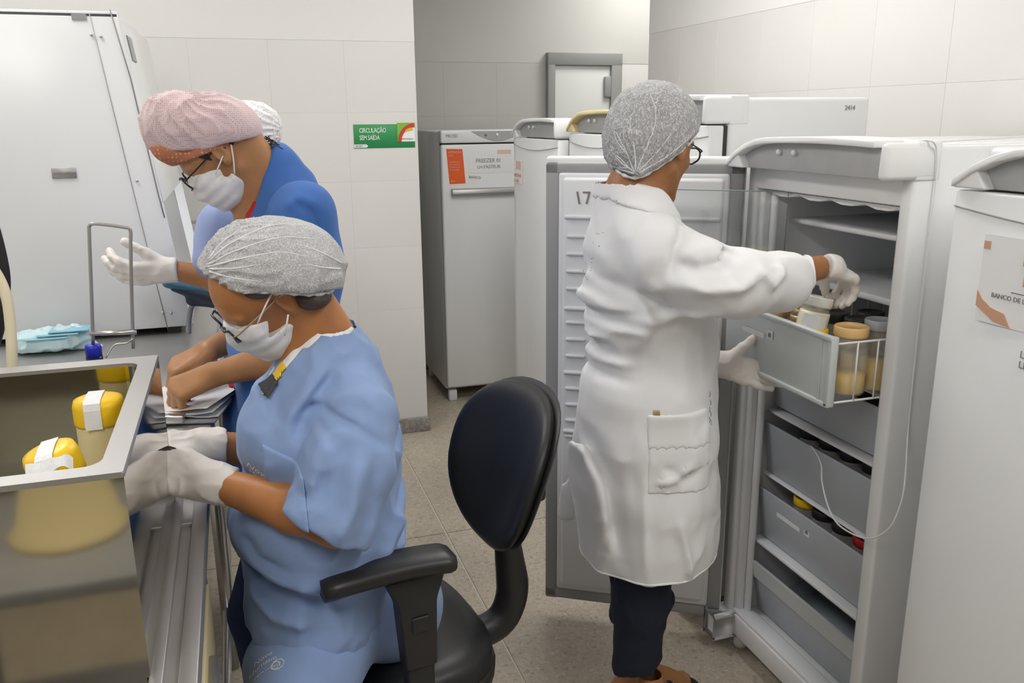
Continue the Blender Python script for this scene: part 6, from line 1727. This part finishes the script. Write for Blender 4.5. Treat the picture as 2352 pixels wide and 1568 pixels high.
lacef = lambda X, Y, Z: np.maximum(np.sqrt(((X - ce[0] - (Z - ce[2]) * 0.35) / 0.55) ** 2 + (Z - ce[2]) ** 2) - 0.062 - 0.004 * np.sin(Z * 330) * np.sin(X * 400), Y - 1.75)
patch(T, 0.0035, lacef, 'lace_inset', 'coat_white', coat)
rg = random.Random(5)
m = MB()
for k in range(18):
    z = ce[2] + 0.05 - 0.10 * rg.random(); x = ce[0] + (z - ce[2]) * 0.35 + 0.022 * (rg.random() - 0.35)
    m.lathe([(0.0016, 0), (0.0012, 0.0012)], (x, 1.66, z), 6)
o = m.build('lace_eyelets', 'grey_panel', coat); on_cloth(o, T, 0.0042); tag(o, kind='stuff')
p0 = V3(*(0.8340, 1.6000, 0.9748)); 
o = MB().box((p0[0], 1.6, p0[2] - 0.012), (p0[0] + 0.013, 1.603, p0[2]), 0.001, 1).build('gold_tag', 'gold_lid', coat); on_cloth(o, T, 0.003)
m = MB()
for q, (qx, qy) in enumerate(((1637, 900), (1640, 922), (1636, 938), (1640, 952), (1634, 964), (1640, 972))):
    c0 = V3(*(0.9856, 1.6000, 0.9625)) + V3((qx - 1638) * 0.0009, 0, (936 - qy) * 0.0009)
    m.tube(T.on_y([c0, c0 + V3(0.003, 0, -0.006), c0 + V3(-0.001 + 0.002 * (q % 2), 0, -0.012)], 0.0006), 0.0013, 5)
tag(m.build('embroidered_strokes', 'ink_grey', coat), kind='stuff')
# jeans and foot
L = Solid((0.76, 1.56, 0.03), (1.10, 2.02, 0.66), 0.006)
L.chain([(0.885, 1.70, 0.62), V3(*(0.8725, 1.7000, 0.4301)), V3(*(0.8662, 1.7000, 0.3267)), V3(*(0.8653, 1.7000, 0.2005)), (0.895, 1.70, 0.06)], [0.078, 0.068, 0.060, 0.062, 0.078], k=0.012)
L.cone((0.9240, 1.7000, 0.4321), (0.9051, 1.7000, 0.4541), 0.036, 0.04, k=0.02)
L.chain([(0.90, 1.86, 0.62), (0.935, 1.87, 0.35), (0.935, 1.88, 0.06)], [0.078, 0.058, 0.066], k=0.012)
L.cut((0, 0, 0.045), (0.25, 0, -1))
L.crumple(0.007, 14, (1, 1, 0.8), 71)
L.build('jeans', 'jeans', Cc)
for (x, y) in ((0.915, 1.70), (0.95, 1.88)):
    S = Solid((x - 0.10, y - 0.08, -0.005), (x + 0.24, y + 0.08, 0.22), 0.004)
    S.cone((x - 0.01, y, 0.20), (x - 0.005, y, 0.075), 0.036, 0.040).cone((x - 0.035, y, 0.045), (x + 0.10, y - 0.006, 0.040), 0.036, 0.034, k=0.02).cone((x + 0.02, y, 0.095), (x + 0.14, y - 0.008, 0.035), 0.038, 0.022, k=0.02)
    for k in range(5): S.cone((x + 0.14, y - 0.030 + 0.015 * k, 0.030), (x + 0.180 - 0.006 * abs(k - 3), y - 0.032 + 0.016 * k, 0.026), 0.010, 0.009, k=0.006)
    S.cut((0, 0, 0.012), (0, 0, -1))
    ft = S.build('foot', 'skin_brown', body_C)
    S = Solid((x - 0.10, y - 0.08, -0.005), (x + 0.24, y + 0.08, 0.10), 0.005)
    S.cone((x - 0.04, y, 0.012), (x + 0.16, y - 0.004, 0.010), 0.045, 0.048, flat=((0, 0, 1), 3.2)).cut((0, 0, 0.001), (0, 0, -1))
    S.cone((x + 0.075, y - 0.05, 0.03), (x + 0.075, y + 0.05, 0.03), 0.020, 0.020, k=0.01)
    S.ell((x + 0.085, y, 0.045), (0.035, 0.052, 0.035), k=0.01)
    S.build('sandal', 'black_plastic', Cc)
# gloves
G = Solid(cW1 - V3(0.06, 0.12, 0.14), cW1 + V3(0.18, 0.14, 0.10), 0.0028)
fC = nrm(V3(0.90, 0.12, -0.36))
hand(G, cW1 + V3(0.010, 0, -0.002), fC, (0.36, -0.22, 0.90), right=True, sc=0.86, curls=((52, 48, 25), (50, 42, 22), (48, 38, 20), (44, 34, 18)), spread=6, thumb=(30, 28, 20), g=0.0018, tdown=0.9)
G.chain([cW1 + V3(0.02, 0, 0), cW1 - V3(0.006, 0, 0.0)], [0.028, 0.031], k=0.012).cut(cW1 + V3(0.002, 0, 0), (-0.96, 0, 0.25)).crumple(0.0025, 50, seed=72)
G.build('glove', 'latex', Cc)
G = Solid(cW2 - V3(0.06, 0.12, 0.12), cW2 + V3(0.20, 0.12, 0.14), 0.0028)
hand(G, cW2, (0.90, -0.36, -0.26), (0.25, 0.85, -0.40), right=False, sc=0.92, curls=((6, 8, 8), (6, 8, 8), (8, 8, 8), (8, 10, 8)), spread=4, thumb=(58, 4, 2), g=0.0018, tdown=0.10)
G.chain([cW2 + V3(0.02, 0, 0), cW2 - V3(0.03, 0, 0.0)], [0.029, 0.033], k=0.012).cut(cW2 - V3(0.03, 0, 0), (-1, 0, 0)).crumple(0.0025, 50, seed=73)
G.build('glove', 'latex', Cc)
# hair, net, glasses
S = Solid(HC.p - 0.16, HC.p + 0.16, 0.004)
HC.skull(S, 0.004); S.cut(HC.at(0.035, 0, 0.03), HC.d(1, 0, -0.6)); S.cut(HC.at(-0.05, 0, -0.04), HC.d(0.35, 0, -1))
S.build('hair', 'hair_dark', Cc)
N_ = Solid(HC.p - V3(0.18, 0.18, 0.14), HC.p + V3(0.18, 0.18, 0.18), 0.0034)
N_.ell((0.8910, 1.7600, 1.5668), (0.101, 0.112, 0.105), k=0.02)
HC.skull(N_, 0.010, 0.03)
N_.ell((0.8577, 1.7400, 1.5369), (0.078, 0.09, 0.080), k=0.03)
gp_ = V3(*(0.8260, 1.6800, 1.4802))
N_.cone(gp_, (0.8524, 1.7200, 1.5283), 0.012, 0.05, k=0.03)
N_.cut((0.8229, 1.6900, 1.4724), (0.56, 0.0, -0.83)); N_.cut((0.8075, 1.7500, 1.4786), (-0.15, 0, -1))
pleats(N_, gp_, nrm(V3(*(0.8823, 1.7400, 1.6151)) - gp_), 30, 0.008, 0.05, 0.22, 2)
N_.crumple(0.003, 45, (1, 1, 0.5), 74)
net_C = N_.build('hairnet', 'hairnet_thin', Cc)
m = MB().tube(spline([(0.8048, 1.7800, 1.5017), (0.7973, 1.7100, 1.4793), (0.8232, 1.6780, 1.4740), (0.8743, 1.6750, 1.4993), (0.9280, 1.6900, 1.5278), (0.9958, 1.7500, 1.5533)], 5), [0.0035 + 0.0012 * math.sin(i * 2.3) for i in range(26)], 8)
m.build('net_edge', 'hairnet_band', net_C)
pleat_lines(net_C, N_, [
    [(0.8112, 1.6500, 1.4842), (0.7801, 1.6500, 1.5232), (0.7547, 1.6500, 1.5543), (0.7471, 1.6500, 1.5890)],
    [(0.8111, 1.6500, 1.4859), (0.7916, 1.6500, 1.5362), (0.7785, 1.6500, 1.5801)],
    [(0.8121, 1.6500, 1.4868), (0.8052, 1.6500, 1.5447), (0.8003, 1.6500, 1.6059)],
    [(0.8131, 1.6500, 1.4868), (0.8292, 1.6500, 1.5443), (0.8493, 1.6500, 1.5968), (0.8505, 1.6500, 1.6446)],
    [(0.8152, 1.6500, 1.4858), (0.8548, 1.6500, 1.5350), (0.8885, 1.6500, 1.5789)],
    [(0.8172, 1.6500, 1.4840), (0.8708, 1.6500, 1.5168), (0.9205, 1.6500, 1.5517)],
    [(0.8093, 1.6500, 1.4824), (0.7727, 1.6500, 1.5030), (0.7465, 1.6500, 1.5282)]], 0.0013)
glasses(HC, Cc, 'frame_black', 'frame_black')
